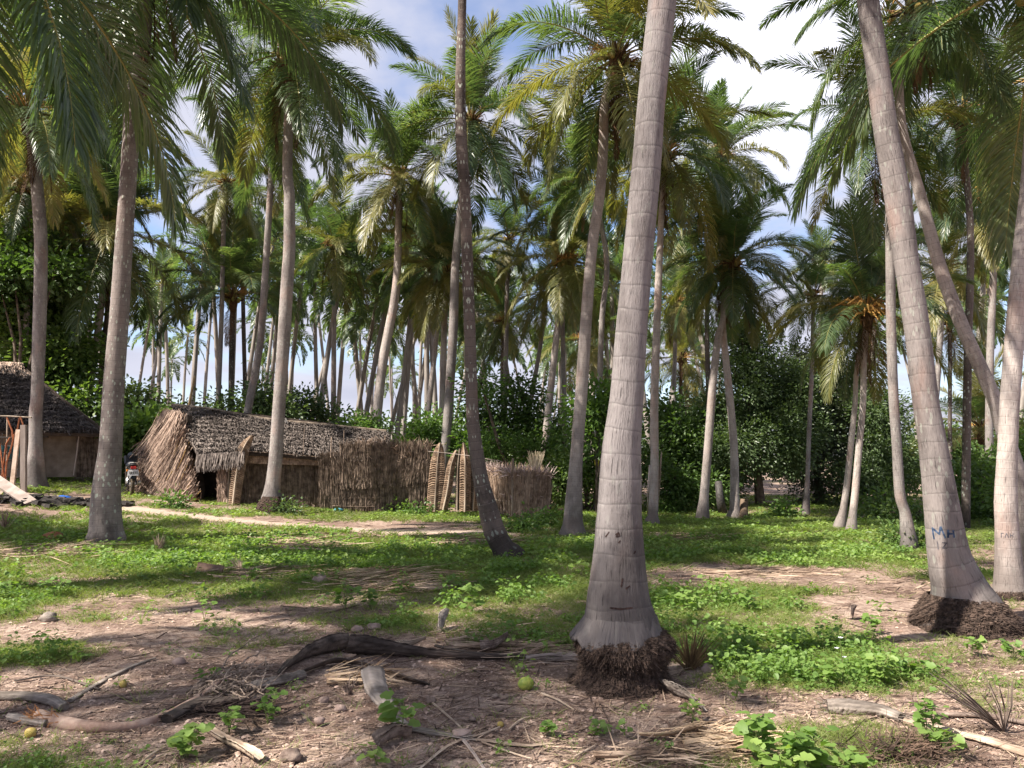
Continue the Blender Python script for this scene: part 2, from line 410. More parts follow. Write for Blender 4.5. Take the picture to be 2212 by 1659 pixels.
def crown_core(seed, r=.2):
    """fibrous leaf bases, flower stalks and a few nuts"""
    rg = random.Random(seed); b = MB()
    z = np.linspace(-.9, .5, 9); rad = r * np.array([.62, .8, 1.0, 1.12, 1.15, 1.05, .85, .6, .2])
    b.tube([(0, 0, q) for q in z], rad, 9, 0)
    for k in range(16):
        a = rg.uniform(0, 2 * pi); e = rg.uniform(-.1, 1.1); l = rg.uniform(.35, .7)
        p0 = Vector((cos(a), sin(a), 0)) * r * .7 + Vector((0, 0, rg.uniform(-.5, .3)))
        p1 = p0 + Vector((cos(a) * cos(e), sin(a) * cos(e), sin(e))) * l
        b.tube([p0, (p0 + p1) / 2, p1], [.055, .04, .02], 5, 0)
    for k in range(7):
        a = rg.uniform(0, 2 * pi); p0 = Vector((cos(a) * r, sin(a) * r, rg.uniform(0, .3)))
        for q in range(6):
            a2 = a + rg.uniform(-.5, .5); l = rg.uniform(.35, .75)
            p1 = p0 + Vector((cos(a2) * l * .8, sin(a2) * l * .8, rg.uniform(0, .35))); p2 = p1 + Vector((cos(a2) * .1, sin(a2) * .1, -.22))
            b.tube([p0, p1, p2], [.016, .012, .007], 4, 1)
    for k in range(9):
        a = rg.uniform(0, 2 * pi); c = Vector((cos(a) * (r + .12), sin(a) * (r + .12), rg.uniform(-.35, .1)))
        u = np.linspace(0, pi, 6); b.tube([c + Vector((0, 0, -cos(q) * .13)) for q in u], np.sin(u) * .095 + .004, 7, 2)
    return b.build('crown_heart', [BOOT, ORANGE, NUT], link=False)
CORES = [crown_core(s) for s in (1, 2, 3)]

def crown_far(seed, nf, nl, lw, seg=2):
    rg = random.Random(seed); Vs = []; F4 = {0: [], 1: []}; A = []; off = 0
    for i in range(nf):
        f = i / (nf - 1); ci = min(6, int(f * 7)); e, bd, h = CLS[ci]
        me = frond('tmp', 4.5, radians(e + rg.uniform(-8, 8)), radians(bd * rg.uniform(.8, 1.1)), nl, 1.0, lw, seg, h, rg.uniform(-.4, .4), seed=seed * 50 + i)
        v = np.empty(len(me.vertices) * 3, np.float32); me.vertices.foreach_get('co', v); v = v.reshape(-1, 3)
        q = np.empty(len(me.loops), np.int32); me.loops.foreach_get('vertex_index', q); q = q.reshape(-1, 4)
        m = np.empty(len(me.polygons), np.int32); me.polygons.foreach_get('material_index', m)
        a = np.empty(len(v), np.float32); me.attributes['rnd'].data.foreach_get('value', a)
        y = i * 2.39996 + rg.uniform(-.3, .3); cy, sy = cos(y), sin(y)
        Vs.append(np.stack([v[:, 0] * cy - v[:, 1] * sy, v[:, 0] * sy + v[:, 1] * cy, v[:, 2]], 1))
        for k in (0, 1): F4[k].append(q[m == k] + off)
        A.append(np.clip(a + rg.uniform(-.2, .2), 0, 1)); off += len(v); bpy.data.meshes.remove(me)
    return mk('crown', np.vstack(Vs), [np.vstack(F4[0]), np.vstack(F4[1])], [RACH, GREEN], [0, 1], attr={'rnd': np.concatenate(A)}, link=False)
FAR_A = [crown_far(3 + k, 19, 44, .10, 2) for k in range(4)]
FAR_B = [crown_far(13 + k, 17, 24, .19, 2) for k in range(4)]

def trunk_mesh(pts, rad, mat, parent, step, n, rough=.02, ledge=0.0, name='trunk'):
    """pts world, rad; resampled and given rings and unevenness"""
    pts = np.array([list(p) for p in pts], float); rad = np.array(rad, float)
    ln = np.concatenate([[0], np.cumsum(np.linalg.norm(np.diff(pts, axis=0), axis=1))])
    k = max(8, int(ln[-1] / step)); c = catmull(np.column_stack([pts, rad]), 400)
    l2 = np.concatenate([[0], np.cumsum(np.linalg.norm(np.diff(c[:, :3], axis=0), axis=1))])
    tt = np.linspace(0, l2[-1], k); q = np.stack([np.interp(tt, l2, c[:, i]) for i in range(4)], 1)
    V, F = tube_np(q[:, :3], np.ones(k), n)
    V = V.reshape(k, n, 3); ctr = q[:, None, :3]; a = np.arange(n) * 2 * pi / n
    r = q[:, 3][:, None] * np.ones((k, n)); S = random.random() * 90
    u = np.cos(a)[None, :] * 1.2 + S; w = np.sin(a)[None, :] * 1.2 + tt[:, None] * 1.3
    r *= 1 + rough * 3 * (fbm(u + 0 * w, w, 4, 3) - .5) + rough * 1.5 * (fbm(u * 4, w * 6, 3, 9) - .5)
    if ledge:
        ph = np.cumsum(np.full(k, step) / (.085 + .05 * fbm(tt * .7 + S, tt * 0, 2, 5)))[:, None] + .35 * fbm(u * 1.5, tt[:, None] * 1.0 + 0 * u, 2, 4)
        fr = ph - np.floor(ph); amp = fbm(u * 2, np.floor(ph) * 3.7, 2, 8)
        r *= 1 + ledge * (fr ** 3) * (amp - .25) * 2
    V = ctr + (V - ctr) * r[:, :, None]
    uvw = np.stack([np.broadcast_to((np.arange(n) / n * 2 * pi * rad.mean())[None, :], (k, n)), np.broadcast_to(tt[:, None], (k, n))], -1)
    # mirrored u keeps the seam at the far side
    uvw = uvw.copy(); uvw[..., 0] = np.abs(np.arange(n) / n - .5)[None, :] * 2 * pi * rad.mean() * 2 + S; uvw[..., 1] += S
    Vf = V.reshape(-1, 3)
    org = np.array(parent.location) if parent is not None else 0
    return mk(name, Vf - org, [F], [mat], [0], parent, True, uv=uvw.reshape(-1, 2), attr={'hgt': np.repeat(tt, n)})

def add_crown(e, loc, Lf, nf=22, lod='mid', lean=(0, 0), yel=.2, dead=3, seed=0, low=6, wind=.0, top=0, core=True):
    """fronds as children of the palm e; loc relative to e"""
    rg = random.Random(seed); off = rg.uniform(0, 6.28)
    for i in range(nf):
        f = i / (nf - 1); ci = top + min(low - top, int(f * (low - top + 1)))
        yaw = off + i * 2.39996 + rg.uniform(-.25, .25)
        st = F_NEAR if lod == 'near' else (F_MIDY if (rg.random() < yel * (1.6 if ci >= 3 else .5)) else F_MID)
        me = rg.choice(st[ci])
        inst('frond', me, e, Vector(loc) + Vector((cos(yaw) * .08, sin(yaw) * .08, .12 * (1 - f))),
             (lean[0] + rg.uniform(-.12, .12), lean[1] + rg.uniform(-.12, .12), yaw), Lf / 4.5 * rg.uniform(.82, 1.1))
    for i in range(dead):
        inst('dead_frond', rg.choice(F_DEAD), e, Vector(loc) + Vector((0, 0, -.15)), (0, 0, rg.uniform(0, 6.28)), Lf / 4.5 * rg.uniform(.5, .75))
    if core: inst('crown_heart', CORES[seed % 3], e, loc, (0, 0, rg.uniform(0, 6)), min(1.1, Lf / 4.2))

def palm(label, Y, path, crown, Lf, mat=None, nf=22, lod='mid', base=None, low=6, yel=.2, dead=3, seed=1, step=None, n=None,
         ledge=0, rough=.02, group=None, lean=(0, 0), top=0, ytop=None, flare=1.35, core=True):
    """path: list of (vx, vy, width px) from base up; crown: (vx, vy)"""
    pts = []; rad = []
    ks = len(path)
    for i, (vx, vy, w) in enumerate(path):
        p = P(vx, vy, Y if ytop is None else Y + (ytop - Y) * i / ks); pts.append(p); rad.append(w * mpp(p.y) / 2)
    cpos = P(crown[0], crown[1], Y if ytop is None else ytop)
    gz = G(pts[0].x, pts[0].y)
    if pts[0].z > gz + .1:                       # carry the hidden foot down to the ground
        d = pts[0] - pts[1]; k = (pts[0].z - gz) / max(.3, -d.z) if d.z < 0 else 1
        foot = Vector((pts[0].x + d.x * min(k, 2.0) * .6, pts[0].y, gz)); pts.insert(0, foot); rad.insert(0, rad[0] * 1.15)
    pts[0].z = gz - .05
    pts.append(cpos + Vector((0, 0, -.1))); rad.append(rad[-1] * .85)
    # flared foot
    if flare: 
        j = pts[0].lerp(pts[1], min(.5, .35 / max(.1, (pts[1] - pts[0]).length))); pts.insert(1, j); rad.insert(1, rad[0] * 1.02); rad[0] *= flare
    e = empty('coconut_palm', (pts[0].x, pts[0].y, gz), label, 'palm tree', group)
    trunk_mesh(pts, rad, mat or T_GREY, e, step or max(.05, Y * .006), n or 12, rough, ledge)
    if Lf: add_crown(e, cpos - Vector(e.location), Lf, nf + (2 if Y > 14 else 0), lod, lean, yel, dead, seed, low, top=top, core=core)
    return e
# ------------------------------------------------------------------ ground
def soil_bumps(x, y):
    near = np.exp(-np.maximum(0, np.hypot(x, y) - 6) / 7)
    return near * (.075 * (fbm(x * .9, y * .9, 3, 1) - .5) + .045 * (fbm(x * 4.2, y * 4.2, 4, 5, .6) - .5) + .022 * (fbm(x * 17, y * 17, 3, 9, .65) - .5)) \
        + .16 * (fbm(x * .25, y * .25, 2, 31) - .5) * np.clip((np.hypot(x, y) - 7) / 10, 0, 1)
# patches drawn from the photo: (vx, vy, half width px, half height px, amount) -> ellipses on the ground
PATCH = [(120, 1170, 420, 60, .9), (500, 1200, 330, 45, .9), (900, 1215, 420, 50, 1.0), (230, 1285, 330, 35, .25), (720, 1295, 200, 30, .35),
         (1000, 1310, 280, 45, .55), (70, 1425, 150, 30, 1.0), (60, 1300, 110, 35, .4), (1480, 1330, 260, 60, .7), (1640, 1420, 260, 50, 1.0),
         (1850, 1480, 240, 35, .75), (1560, 1200, 380, 30, .8), (1850, 1190, 300, 35, .55), (2100, 1430, 150, 50, .5), (1750, 1620, 130, 50, .9),
         (1330, 1185, 140, 25, .8), (600, 1365, 160, 22, .3), (2150, 1560, 110, 50, .5), (700, 1110, 900, 18, .6), (1700, 1140, 600, 25, .9),
         (830, 1355, 120, 20, .55), (1180, 1360, 90, 20, .45), (1180,1260,130,30,.6), (1700,1290,120,25,.5),
         (1900, 1305, 150, 25, -.8), (1560, 1242, 160, 18, -.7), (300, 1370, 260, 18, -.25), (350, 1335, 200, 24, .35), (640, 1395, 160, 14, .45), (1060, 1385, 120, 14, .35), (1750, 1545, 200, 30, -.6), (330,1085,260,9,-.9),
         (600, 1480, 620, 70, -1.0), (800, 1600, 700, 60, -.8), (1150, 1480, 250, 60, -.9), (1350, 1260, 60, 20, 0), (830, 1137, 330, 8, -.9)]
PE = []
for (vx, vy, rx, ry, am) in PATCH:
    c = gp(vx, vy); a = gp(vx, vy + ry); b = gp(vx, max(1012, vy - ry)); PE.append((c.x, (a.y + b.y) / 2, rx * mpp(c.y), max(.25, abs(b.y - a.y) / 2), am))
def greenness(x, y):
    """how much low growth stands at a ground point, 0..1"""
    x = np.asarray(x, float); y = np.asarray(y, float)
    s = np.zeros_like(x) + .20 + .36 * np.clip((y - 14) / 10, 0, 1)
    for (cx, cy, rx, ry, am) in PE:
        s = s + am * np.exp(-(((x - cx) / rx) ** 2 + ((y - cy) / ry) ** 2) ** 1.3)
    return np.clip(.92 * s + 1.7 * (fbm(x * 1.1, y * 1.3, 5, 21, .6) - .52), 0, 1)
PATH_PTS = np.array([(-19, 20.5), (-15, 20.2), (-12, 19.6), (-9.5, 18.6), (-8.2, 17.8), (-6.7, 17.4), (-4.5, 16.9), (-2, 16.7), (-.3, 16.6)])
def path_dist(x, y):
    d = np.full(np.shape(x), 99.0)
    for a, b in zip(PATH_PTS[:-1], PATH_PTS[1:]):
        ab = b - a; t = np.clip(((x - a[0]) * ab[0] + (y - a[1]) * ab[1]) / (ab @ ab), 0, 1)
        d = np.minimum(d, np.hypot(x - a[0] - t * ab[0], y - a[1] - t * ab[1]))
    return d

def axis(fine0, fine1, step, far, growth=1.09, back=None):
    v = list(np.arange(fine0, fine1, step)); s = step
    while v[-1] < far: s *= growth; v.append(v[-1] + s)
    w = []; s = step; p = fine0; lo = -far if back is None else back
    while p > lo: s *= growth; p -= s; w.append(p)
    return np.array(w[::-1] + v)
gx = axis(-5.5, 5.5, .032, 2500, 1.10); gy = axis(2.4, 9.5, .03, 3000, 1.055, -60)
X, Yg = np.meshgrid(gx, gy); Z = g_big(X, Yg) + soil_bumps(X, Yg)
nx, ny = len(gx), len(gy)
ii = np.arange(ny - 1)[:, None] * nx; jj = np.arange(nx - 1)[None, :]
GF = np.stack([ii + jj, ii + jj + 1, ii + jj + 1 + nx, ii + jj + nx], -1).reshape(-1, 4)
gn = greenness(X, Yg); pd = path_dist(X, Yg)
pathm = np.clip(1.6 - pd / .42 + 1.2 * (fbm(X * 2, Yg * 2, 3, 4) - .5), 0, 1)
def GZ(x, y): return g_big(x, y) + soil_bumps(np.asarray(x, float), np.asarray(y, float))
def gz(x, y): return float(GZ(np.array([x]), np.array([y]))[0])
M = Mat('soil', .95, .15); ob = M.obj()
n1 = M.noise(.9, ob, 6, .6); n2 = M.noise(9, ob, 8, .7); n3 = M.noise(45, ob, 6, .75)
c = M.ramp(M.rng(n1, .32, .68), [(0, (.19, .125, .10)), (.5, (.31, .222, .18)), (1, (.44, .335, .275))])
c = M.mix(M.rng(n2, .40, .60, .75, 0), c, (.13, .078, .060))
c = M.mix(M.rng(n3, .50, .66, 0, .6), c, (.52, .42, .35))
vv = M.n('ShaderNodeTexVoronoi'); vv.inputs['Scale'].default_value = 60; M.l(ob, vv.inputs[0])
c = M.mix(M.math('MULTIPLY', M.rng(vv.outputs[0], .12, .2, 1, 0), .5), c, (.07, .04, .03))
# straw coloured litter flecks, stretched
fl = M.noise(30, M.mapv(ob, (.25, 1.4, 1)), 4, .8); c = M.mix(M.rng(fl, .58, .66, 0, .6), c, (.42, .30, .20))
fl = M.noise(26, M.mapv(ob, (1.3, .3, 1), (5, 5, 5)), 4, .8); c = M.mix(M.rng(fl, .60, .68, 0, .6), c, (.10, .06, .045))
gr = M.ramp(M.noise(7, ob, 6, .7), [(.3, (.08, .105, .035)), (.6, (.17, .19, .07)), (.75, (.30, .28, .13))])
ga = M.attr('green'); gm2 = M.math('MULTIPLY', M.rng(M.math('ADD', ga, M.math('MULTIPLY', M.math('SUBTRACT', M.noise(5, ob, 7, .75), .5), 1.8)), .55, .95), .75)
c = M.mix(gm2, c, gr)
c = M.mix(M.math('MULTIPLY', M.rng(M.attr('path'), .25, .8), .85), c, M.ramp(n3, [(.3, (.36, .27, .215)), (.7, (.56, .45, .37))]))
M.col(c); M.bump(M.math('ADD', n2, M.math('MULTIPLY', n3, .7)), .8, .03)
SOIL = M.m
tag(mk('ground', np.stack([X, Yg, Z], -1).reshape(-1, 3), [GF], [SOIL], [0], smooth=True, attr={'green': gn.ravel(), 'path': pathm.ravel()}), kind='structure')

# ------------------------------------------------------------------ palms the photo shows one by one

# the big one in front
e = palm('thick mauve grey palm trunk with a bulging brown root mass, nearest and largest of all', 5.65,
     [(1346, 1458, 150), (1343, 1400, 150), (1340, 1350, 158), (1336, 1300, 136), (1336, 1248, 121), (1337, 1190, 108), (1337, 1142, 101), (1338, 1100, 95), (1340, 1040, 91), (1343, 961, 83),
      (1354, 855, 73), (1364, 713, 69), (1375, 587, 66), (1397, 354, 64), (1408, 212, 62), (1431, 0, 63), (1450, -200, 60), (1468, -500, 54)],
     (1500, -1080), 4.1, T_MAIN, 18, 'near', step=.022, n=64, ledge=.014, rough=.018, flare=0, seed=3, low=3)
# its root mass
def root_mass(e, Y, prof, mat, seed, fib, rough=.1, name='root_mass', cut=None):
    """prof: (vx centre, vy, width px); a lumpy body bristling with short roots"""
    o = np.array(e.location); pr = np.array([[*P(a, b, Y), w * mpp(Y) / 2] for a, b, w in prof]); c = catmull(pr, 110); n = 160; k = 110
    a = np.arange(n) * 2 * pi / n
    lump = 1 + rough * 1.6 * (fbm(np.cos(a)[None] * 2.2 + seed + 0 * c[:, :1], np.sin(a)[None] * 2.2 + np.linspace(0, 4, k)[:, None], 4, seed) - .5)
    fine = 1 + rough * .9 * (fbm(np.cos(a)[None] * 13 + 9, np.sin(a)[None] * 13 + np.linspace(0, 26, k)[:, None], 3, seed + 2, .7) - .5)
    grv = fbm(np.cos(a)[None] * 26 + 9 + 0 * c[:, :1], np.sin(a)[None] * 26 + np.linspace(0, 40, k)[:, None], 2, seed + 5); r = c[:, 3][:, None] * lump * fine * (1 - .05 * (grv > .58) - .03 * (grv < .35))
    V = np.stack([c[:, 0][:, None] + r * np.cos(a)[None], c[:, 1][:, None] + r * np.sin(a)[None], c[:, 2][:, None] + 0 * r], -1)
    i = np.arange(k - 1)[:, None] * n; j = np.arange(n)[None]
    F = np.stack([i + j, i + (j + 1) % n, i + n + (j + 1) % n, i + n + j], -1).reshape(-1, 4)
    b = MB(); b.add(V.reshape(-1, 3) - o, F, 0, .4)
    rg = np.random.default_rng(seed); q = rg.integers(1, k - 2, fib); s = rg.integers(0, n, fib)
    A = V[q, s]; nr = A - np.stack([c[q, 0], c[q, 1], c[q, 2]], 1); nr /= np.linalg.norm(nr, axis=1)[:, None]
    D = nr * rg.uniform(.2, .8, (fib, 1)) + np.array([0, 0, -1]) * rg.uniform(.3, 1.1, (fib, 1)) + rg.normal(0, .35, (fib, 3))
    ln = rg.uniform(.006, .030, (fib, 1)) * (Y / 5.65) ** .5
    b.strips(A - nr * .01 - o, A + D * ln - o, rg.uniform(.003, .007, fib), nr, nr * rg.normal(0, .01, (fib, 1)), 2)
    return b.build(name, mat, e)
root_mass(e, 5.65, [(1341, 1480, 236), (1342, 1466, 206), (1344, 1440, 176), (1347, 1420, 184), (1347, 1400, 206), (1346, 1380, 204), (1344, 1366, 184), (1342, 1358, 150)], ROOT, 5, 26000, .13)
# torn edge of the bark draped over the roots
def bark_lip(e, Y, vx, vy, w, drop, mat, seed):
    o = np.array(e.location); c0 = np.array(P(vx, vy, Y)); r0 = w * mpp(Y) / 2; n = 220; a = np.arange(n) * 2 * pi / n; k = 12; t = np.linspace(0, 1, k)[:, None]
    jag = fbm(np.cos(a) * 3 + seed, np.sin(a) * 3, 3, seed) - .5; fineJ = fbm(np.cos(a) * 24, np.sin(a) * 24 + 5, 2, seed + 1) - .5
    d = drop * (1 + .25 * np.sin(a * 1 + pi) * 1.0 + 1.2 * jag + .45 * fineJ); z = .06 - t * (d[None] + .06)
    r = r0 * (.93 + .0 * t) + (.085 * np.clip(t, 0, 1) ** 1.1) * (1 - .35 * np.cos(a)[None]) + .012 * (fbm(np.cos(a)[None] * 9 + 0 * t, np.sin(a)[None] * 9 + t * 2, 3, seed) - .5)
    V = np.stack([c0[0] + r * np.cos(a)[None], c0[1] + r * np.sin(a)[None], c0[2] + z + 0 * r], -1); i = np.arange(k - 1)[:, None] * n; j = np.arange(n)[None]
    F = np.stack([i + j, i + n + j, i + n + (j + 1) % n, i + (j + 1) % n], -1).reshape(-1, 4); m = k * n; f = V.reshape(-1, 3) - o; inn = f - np.stack([np.cos(a), np.sin(a), 0 * a], 1)[None].repeat(k, 0).reshape(-1, 3) * .016
    b0 = (k - 1) * n; E = np.stack([b0 + j[0], b0 + j[0] + m, b0 + (j[0] + 1) % n + m, b0 + (j[0] + 1) % n], -1)
    uv = np.stack([np.tile(np.abs(np.arange(n) / n - .5) * 2 * pi * r0 * 2, k), np.repeat(-t[:, 0] * drop, n)], 1)
    mk('bark_lip', np.vstack([f, inn]), [F, F[:, ::-1] + m, E], [mat], [0, 0, 0], e, True, uv=np.vstack([uv, uv]), attr={'hgt': np.full(2 * m, .12)})
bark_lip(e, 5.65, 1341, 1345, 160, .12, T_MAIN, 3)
# carved notches low on its trunk
NOTCH = plain('notch', (.02, .012, .012), (.06, .035, .03), 20, .95, 0)
def strokes(e, name, segs, Y, cx, w, th, mat):
    """marks laid on the bark: thin flat ribbons that follow the trunk's own surface"""
    tr = [c_ for c_ in e.children if c_.name.startswith('trunk')][0].data; bv = BVHTree.FromPolygons([v.co[:] for v in tr.vertices], [p.vertices[:] for p in tr.polygons]); o = Vector(e.location); b = MB()
    def on(vx, vy):
        org = Vector((0, 0, CAMZ)); d = vdir(vx, vy).normalized(); hit, nrm_, _, _ = bv.ray_cast(org - o, d)
        return (hit, nrm_ if nrm_.dot(d) < 0 else -nrm_) if hit else None
    for s_ in segs:
        hs = []
        for (p, q) in zip(s_[:-1], s_[1:]):
            for t in np.linspace(0, 1, 9):
                h = on(p[0] + (q[0] - p[0]) * t, p[1] + (q[1] - p[1]) * t)
                if h and (not hs or (h[0] - hs[-1][0]).length > 1e-4): hs.append(h)
        for (p, pn), (q, qn) in zip(hs[:-1], hs[1:]):
            d = (q - p); s2 = d.cross(pn).normalized() * th * random.uniform(.75, 1.15); d = d.normalized() * th * .35; a_, c_ = p + pn * .0022 - d, q + qn * .0022 + d
            b.add(np.array([a_ - s2, a_ + s2, c_ + s2, c_ - s2]), np.array([[0, 1, 2, 3]]), 0)
    return b.build(name, mat, e)
strokes(e, 'carved_notch', [[(1316, 1149), (1308, 1160)], [(1330, 1155), (1336, 1150), (1339, 1158), (1331, 1160), (1335, 1152)], [(1340, 1168), (1336, 1173)], [(1372, 1190), (1369, 1196), (1373, 1192)]], 5.65, 1337, 101, .004, NOTCH)
strokes(e, 'carved_notch', [[(1318, 1313), (1340, 1316), (1366, 1313)], [(1345, 1250), (1342, 1268)], [(1352, 1272), (1360, 1266)]], 5.65, 1336, 132, .006, NOTCH)

e = palm('leaning grey palm with blue hand painted letters low on its trunk', 7.4,
     [(2082, 1352, 186), (2084, 1335, 168), (2083, 1310, 148), (2072, 1270, 112), (2057, 1225, 92), (2046, 1178, 80), (2031, 1071, 68), (2015, 961, 57), (1998, 855, 52), (1981, 713, 51), (1957, 560, 50),
      (1939, 425, 53), (1914, 283, 50), (1895, 142, 48), (1875, 0, 46), (1858, -200, 42)], (1835, -1080), 3.5, T_LEAN, 20, 'near', step=.028, n=48, ledge=.02, rough=.02, flare=0, seed=8, low=3)
root_mass(e, 7.4, [(2094, 1366, 226), (2090, 1354, 212), (2087, 1340, 200), (2085, 1322, 184), (2083, 1302, 160), (2077, 1284, 126)], ROOT, 11, 15000, .12)
BLUE = plain('blue_paint', (.025, .045, .09), (.07, .10, .16), 30, .9, 0)
FAINT = plain('faded_paint', (.07, .065, .08), (.13, .12, .13), 30, .9, 0)
strokes(e, 'painted_letters', [[(2018, 1164), (2014, 1140), (2029, 1154), (2032, 1138), (2042, 1162)], [(2048, 1145), (2048, 1161)], [(2048, 1153), (2060, 1153)], [(2059, 1146), (2061, 1161)]], 7.4, 2046, 80, .0085, BLUE)
strokes(e, 'painted_numbers', [[(2025, 1170), (2027, 1186)], [(2036, 1172), (2045, 1173), (2041, 1178), (2036, 1184), (2046, 1184)]], 7.4, 2047, 84, .005, FAINT)
e = palm('pale pinkish palm trunk with faded painted letters, standing at the right edge of the view', 8.86,
     [(2185, 1292, 80), (2182, 1262, 62), (2178, 1200, 50), (2175, 1140, 45), (2173, 1071, 43), (2177, 961, 38), (2182, 855, 37), (2193, 713, 37), (2209, 536, 36), (2224, 400, 36), (2240, 200, 36)],
     (2262, -60), 3.7, T_PALE, 13, 'near', step=.03, n=40, ledge=.05, rough=.02, flare=0, seed=5, low=6)
root_mass(e, 8.86, [(2190, 1312, 104), (2188, 1298, 92), (2187, 1285, 82), (2184, 1272, 66)], ROOT, 15, 3500, .1)
strokes(e, 'painted_letters', [[(2163, 1152), (2163, 1161)], [(2163, 1152), (2168, 1152)], [(2171, 1161), (2174, 1152), (2178, 1161)], [(2182, 1152), (2182, 1161)], [(2182, 1157), (2188, 1157)], [(2188, 1152), (2188, 1161)]], 8.86, 2174, 45, .004, FAINT)
e = palm('stout palm trunk spotted with white lichen, left of the motorcycle', 13.4,
     [(229, 1166, 76), (229, 1140, 66), (229, 1071, 58), (233, 1020, 52), (239, 961, 46), (247, 819, 42), (258, 678, 39), (267, 536, 36), (277, 389, 34), (287, 248, 35), (306, 106, 35), (313, 0, 34)],
     (322, -110), 4.8, T_LICH, 24, 'near', step=.04, n=36, ledge=.02, rough=.015, flare=1.05, seed=2, low=6)
e = palm('dark slender palm trunk curving at its foot, in front of the woven fence panels', 12.4,
     [(1102, 1204, 62), (1084, 1180, 48), (1066, 1142, 46), (1047, 1071, 38), (1038, 1032, 33), (1027, 961, 29), (1020.5, 890, 26.5), (1016, 748, 25), (1011, 607, 25), (1004, 425, 25), (995.7, 283, 25),
      (995, 142, 22), (998.5, 0, 19), (1002, -250, 18)], (1010, -800), 4.0, T_DARK, 18, 'mid', low=4, step=.035, n=32, ledge=.07, rough=.03, flare=1.2, seed=6)
e = palm('tall leaning palm with a brown skirt under its crown, left of the thickest trunk', 15.9,
     [(1237, 1150, 50), (1238, 1123, 42), (1240, 1071, 36), (1243, 1020, 30), (1247, 961, 27), (1258, 819, 27), (1267, 678, 25), (1279, 536, 23.5), (1295, 425, 23), (1303, 319, 21.5), (1307, 220, 20)],
     (1330, 130), 3.1, T_PALE, 30, 'mid', step=.05, n=28, ledge=.03, rough=.02, seed=9, yel=.35, dead=9, low=6)
e = palm('grey palm with a dark swollen stump foot, in front of the long hut', 19.8,
     [(586, 1106, 46), (589, 1050, 32), (595, 996, 29), (602, 890, 27), (612, 748, 27), (620.6, 607, 27), (625, 536, 26), (625, 425, 24), (621, 354, 22)],
     (628, 120), 3.9, T_GREY, 30, 'mid', step=.06, n=24, ledge=.03, seed=12, yel=.1, dead=3, low=6)
root_mass(e, 19.6, [(588, 1116, 60), (587, 1108, 62), (586, 1096, 60), (586, 1084, 50), (587, 1072, 34)], ROOT, 18, 1500, .14, 'stump_root')
palm('bare grey palm trunk behind the long hut ridge, left of the stump footed palm', 26,
     [(535, 890, 17), (561, 748, 16), (572, 607, 15), (581, 460, 14)], (590, 300), 2.9, T_GREY, 20, seed=13, yel=.15)
palm('grey palm trunk standing in front of the mud walled hut with the steep dark roof', 22,
     [(77, 1012, 36), (77, 960, 27), (77, 890, 25), (80, 855, 24), (85, 713, 26), (88.5, 536, 26), (82, 425, 25), (74, 354, 22)], (62, 235), 3.8, T_GREY, 26, seed=14, yel=.3, ledge=.03, n=20, dead=4)
palm('thin palm trunk crossing in front of the bright leafy tree at the far left', 28.5,
     [(53, 800, 12), (58, 680, 12), (67, 571, 11), (70, 500, 10)], (55, 405), 3.2, T_PALE, 20, seed=15)
palm('banded palm trunk leaning right, standing behind the roof slope of the mud walled hut', 30,
     [(188, 897, 15), (200, 790, 15), (212, 713, 14), (227, 589, 14)], (236, 505), 4.6, T_PALE, 24, seed=16, yel=.2, ledge=.05, dead=5)
palm('dark straight palm trunk beside the banded one, behind the mud walled hut', 31,
     [(215, 900, 13), (222, 760, 12), (232, 640, 11)], (205, 405), 4.0, T_DARK, 20, seed=17, yel=.5)
palm('low dark shaded palm with a wide round crown, above the long hut', 31,
     [(499, 890, 12), (500, 800, 12), (502, 700, 12)], (504, 640), 3.4, T_DARK, 26, seed=18, yel=.1, low=4, dead=2)
palm('small crowned palm with yellow lower fronds, above the middle of the long hut roof', 37,
     [(720, 915, 12), (721, 780, 11), (722, 650, 10)], (722, 530), 3.2, T_PALE, 24, seed=19, yel=.35)
palm('white trunked palm leaning right with a dark skirted crown, behind the long hut roof', 26,
     [(811, 929, 22), (827, 784, 21), (853, 642, 19), (859, 560, 17), (861, 480, 15)], (863, 385), 3.0, T_PALE, 28, seed=20, dead=10, yel=.3)
palm('palm with a broad wind blown crown standing out against blue sky, top centre', 25,
     [(961, 975, 20), (968, 890, 20), (979, 713, 20), (984, 571, 18), (998, 420, 15)], (1016, 262), 3.5, T_GREY, 30, seed=21, yel=.4, dead=4, n=18)
palm('pale palm trunk with a lower crown, close behind the grey one at the fence end', 27,
     [(953, 970, 14), (957, 830, 14), (960, 695, 13)], (966, 590), 2.6, T_PALE, 22, seed=22, yel=.45)
palm('thin palm trunk curving right, above the ragged fence end', 28,
     [(918, 966, 12), (929, 855, 12), (944, 695, 11)], (938, 575), 2.7, T_PALE, 22, seed=23, yel=.5)
palm('palm with an orange brown heart and bronzed lower fronds, behind the small reed enclosure', 26,
     [(1172, 1010, 16), (1177, 961, 16), (1190, 837, 15), (1206, 695, 14)], (1223, 562), 3.1, T_PALE, 28, seed=24, yel=.55, dead=6)
palm('thin palm trunk leaning right into the bronzed crown, left of its trunk', 30,
     [(1128, 985, 11), (1152, 837, 10), (1168, 741, 9)], (1178, 640), 2.0, T_GREY, 18, seed=25, yel=.3)
palm('small dark drooping palm among the green bushes, behind the woven panels', 38,
     [(1087, 943, 9), (1086, 860, 9), (1085, 784, 8)], (1092, 690), 2.8, T_DARK, 20, seed=26, yel=.05)
palm('thin grey trunk leaning left over the green bushes', 40, [(1122, 945, 9), (1108, 870, 8), (1096, 800, 8)], (1082, 700), 2.6, T_GREY, 14, seed=27)
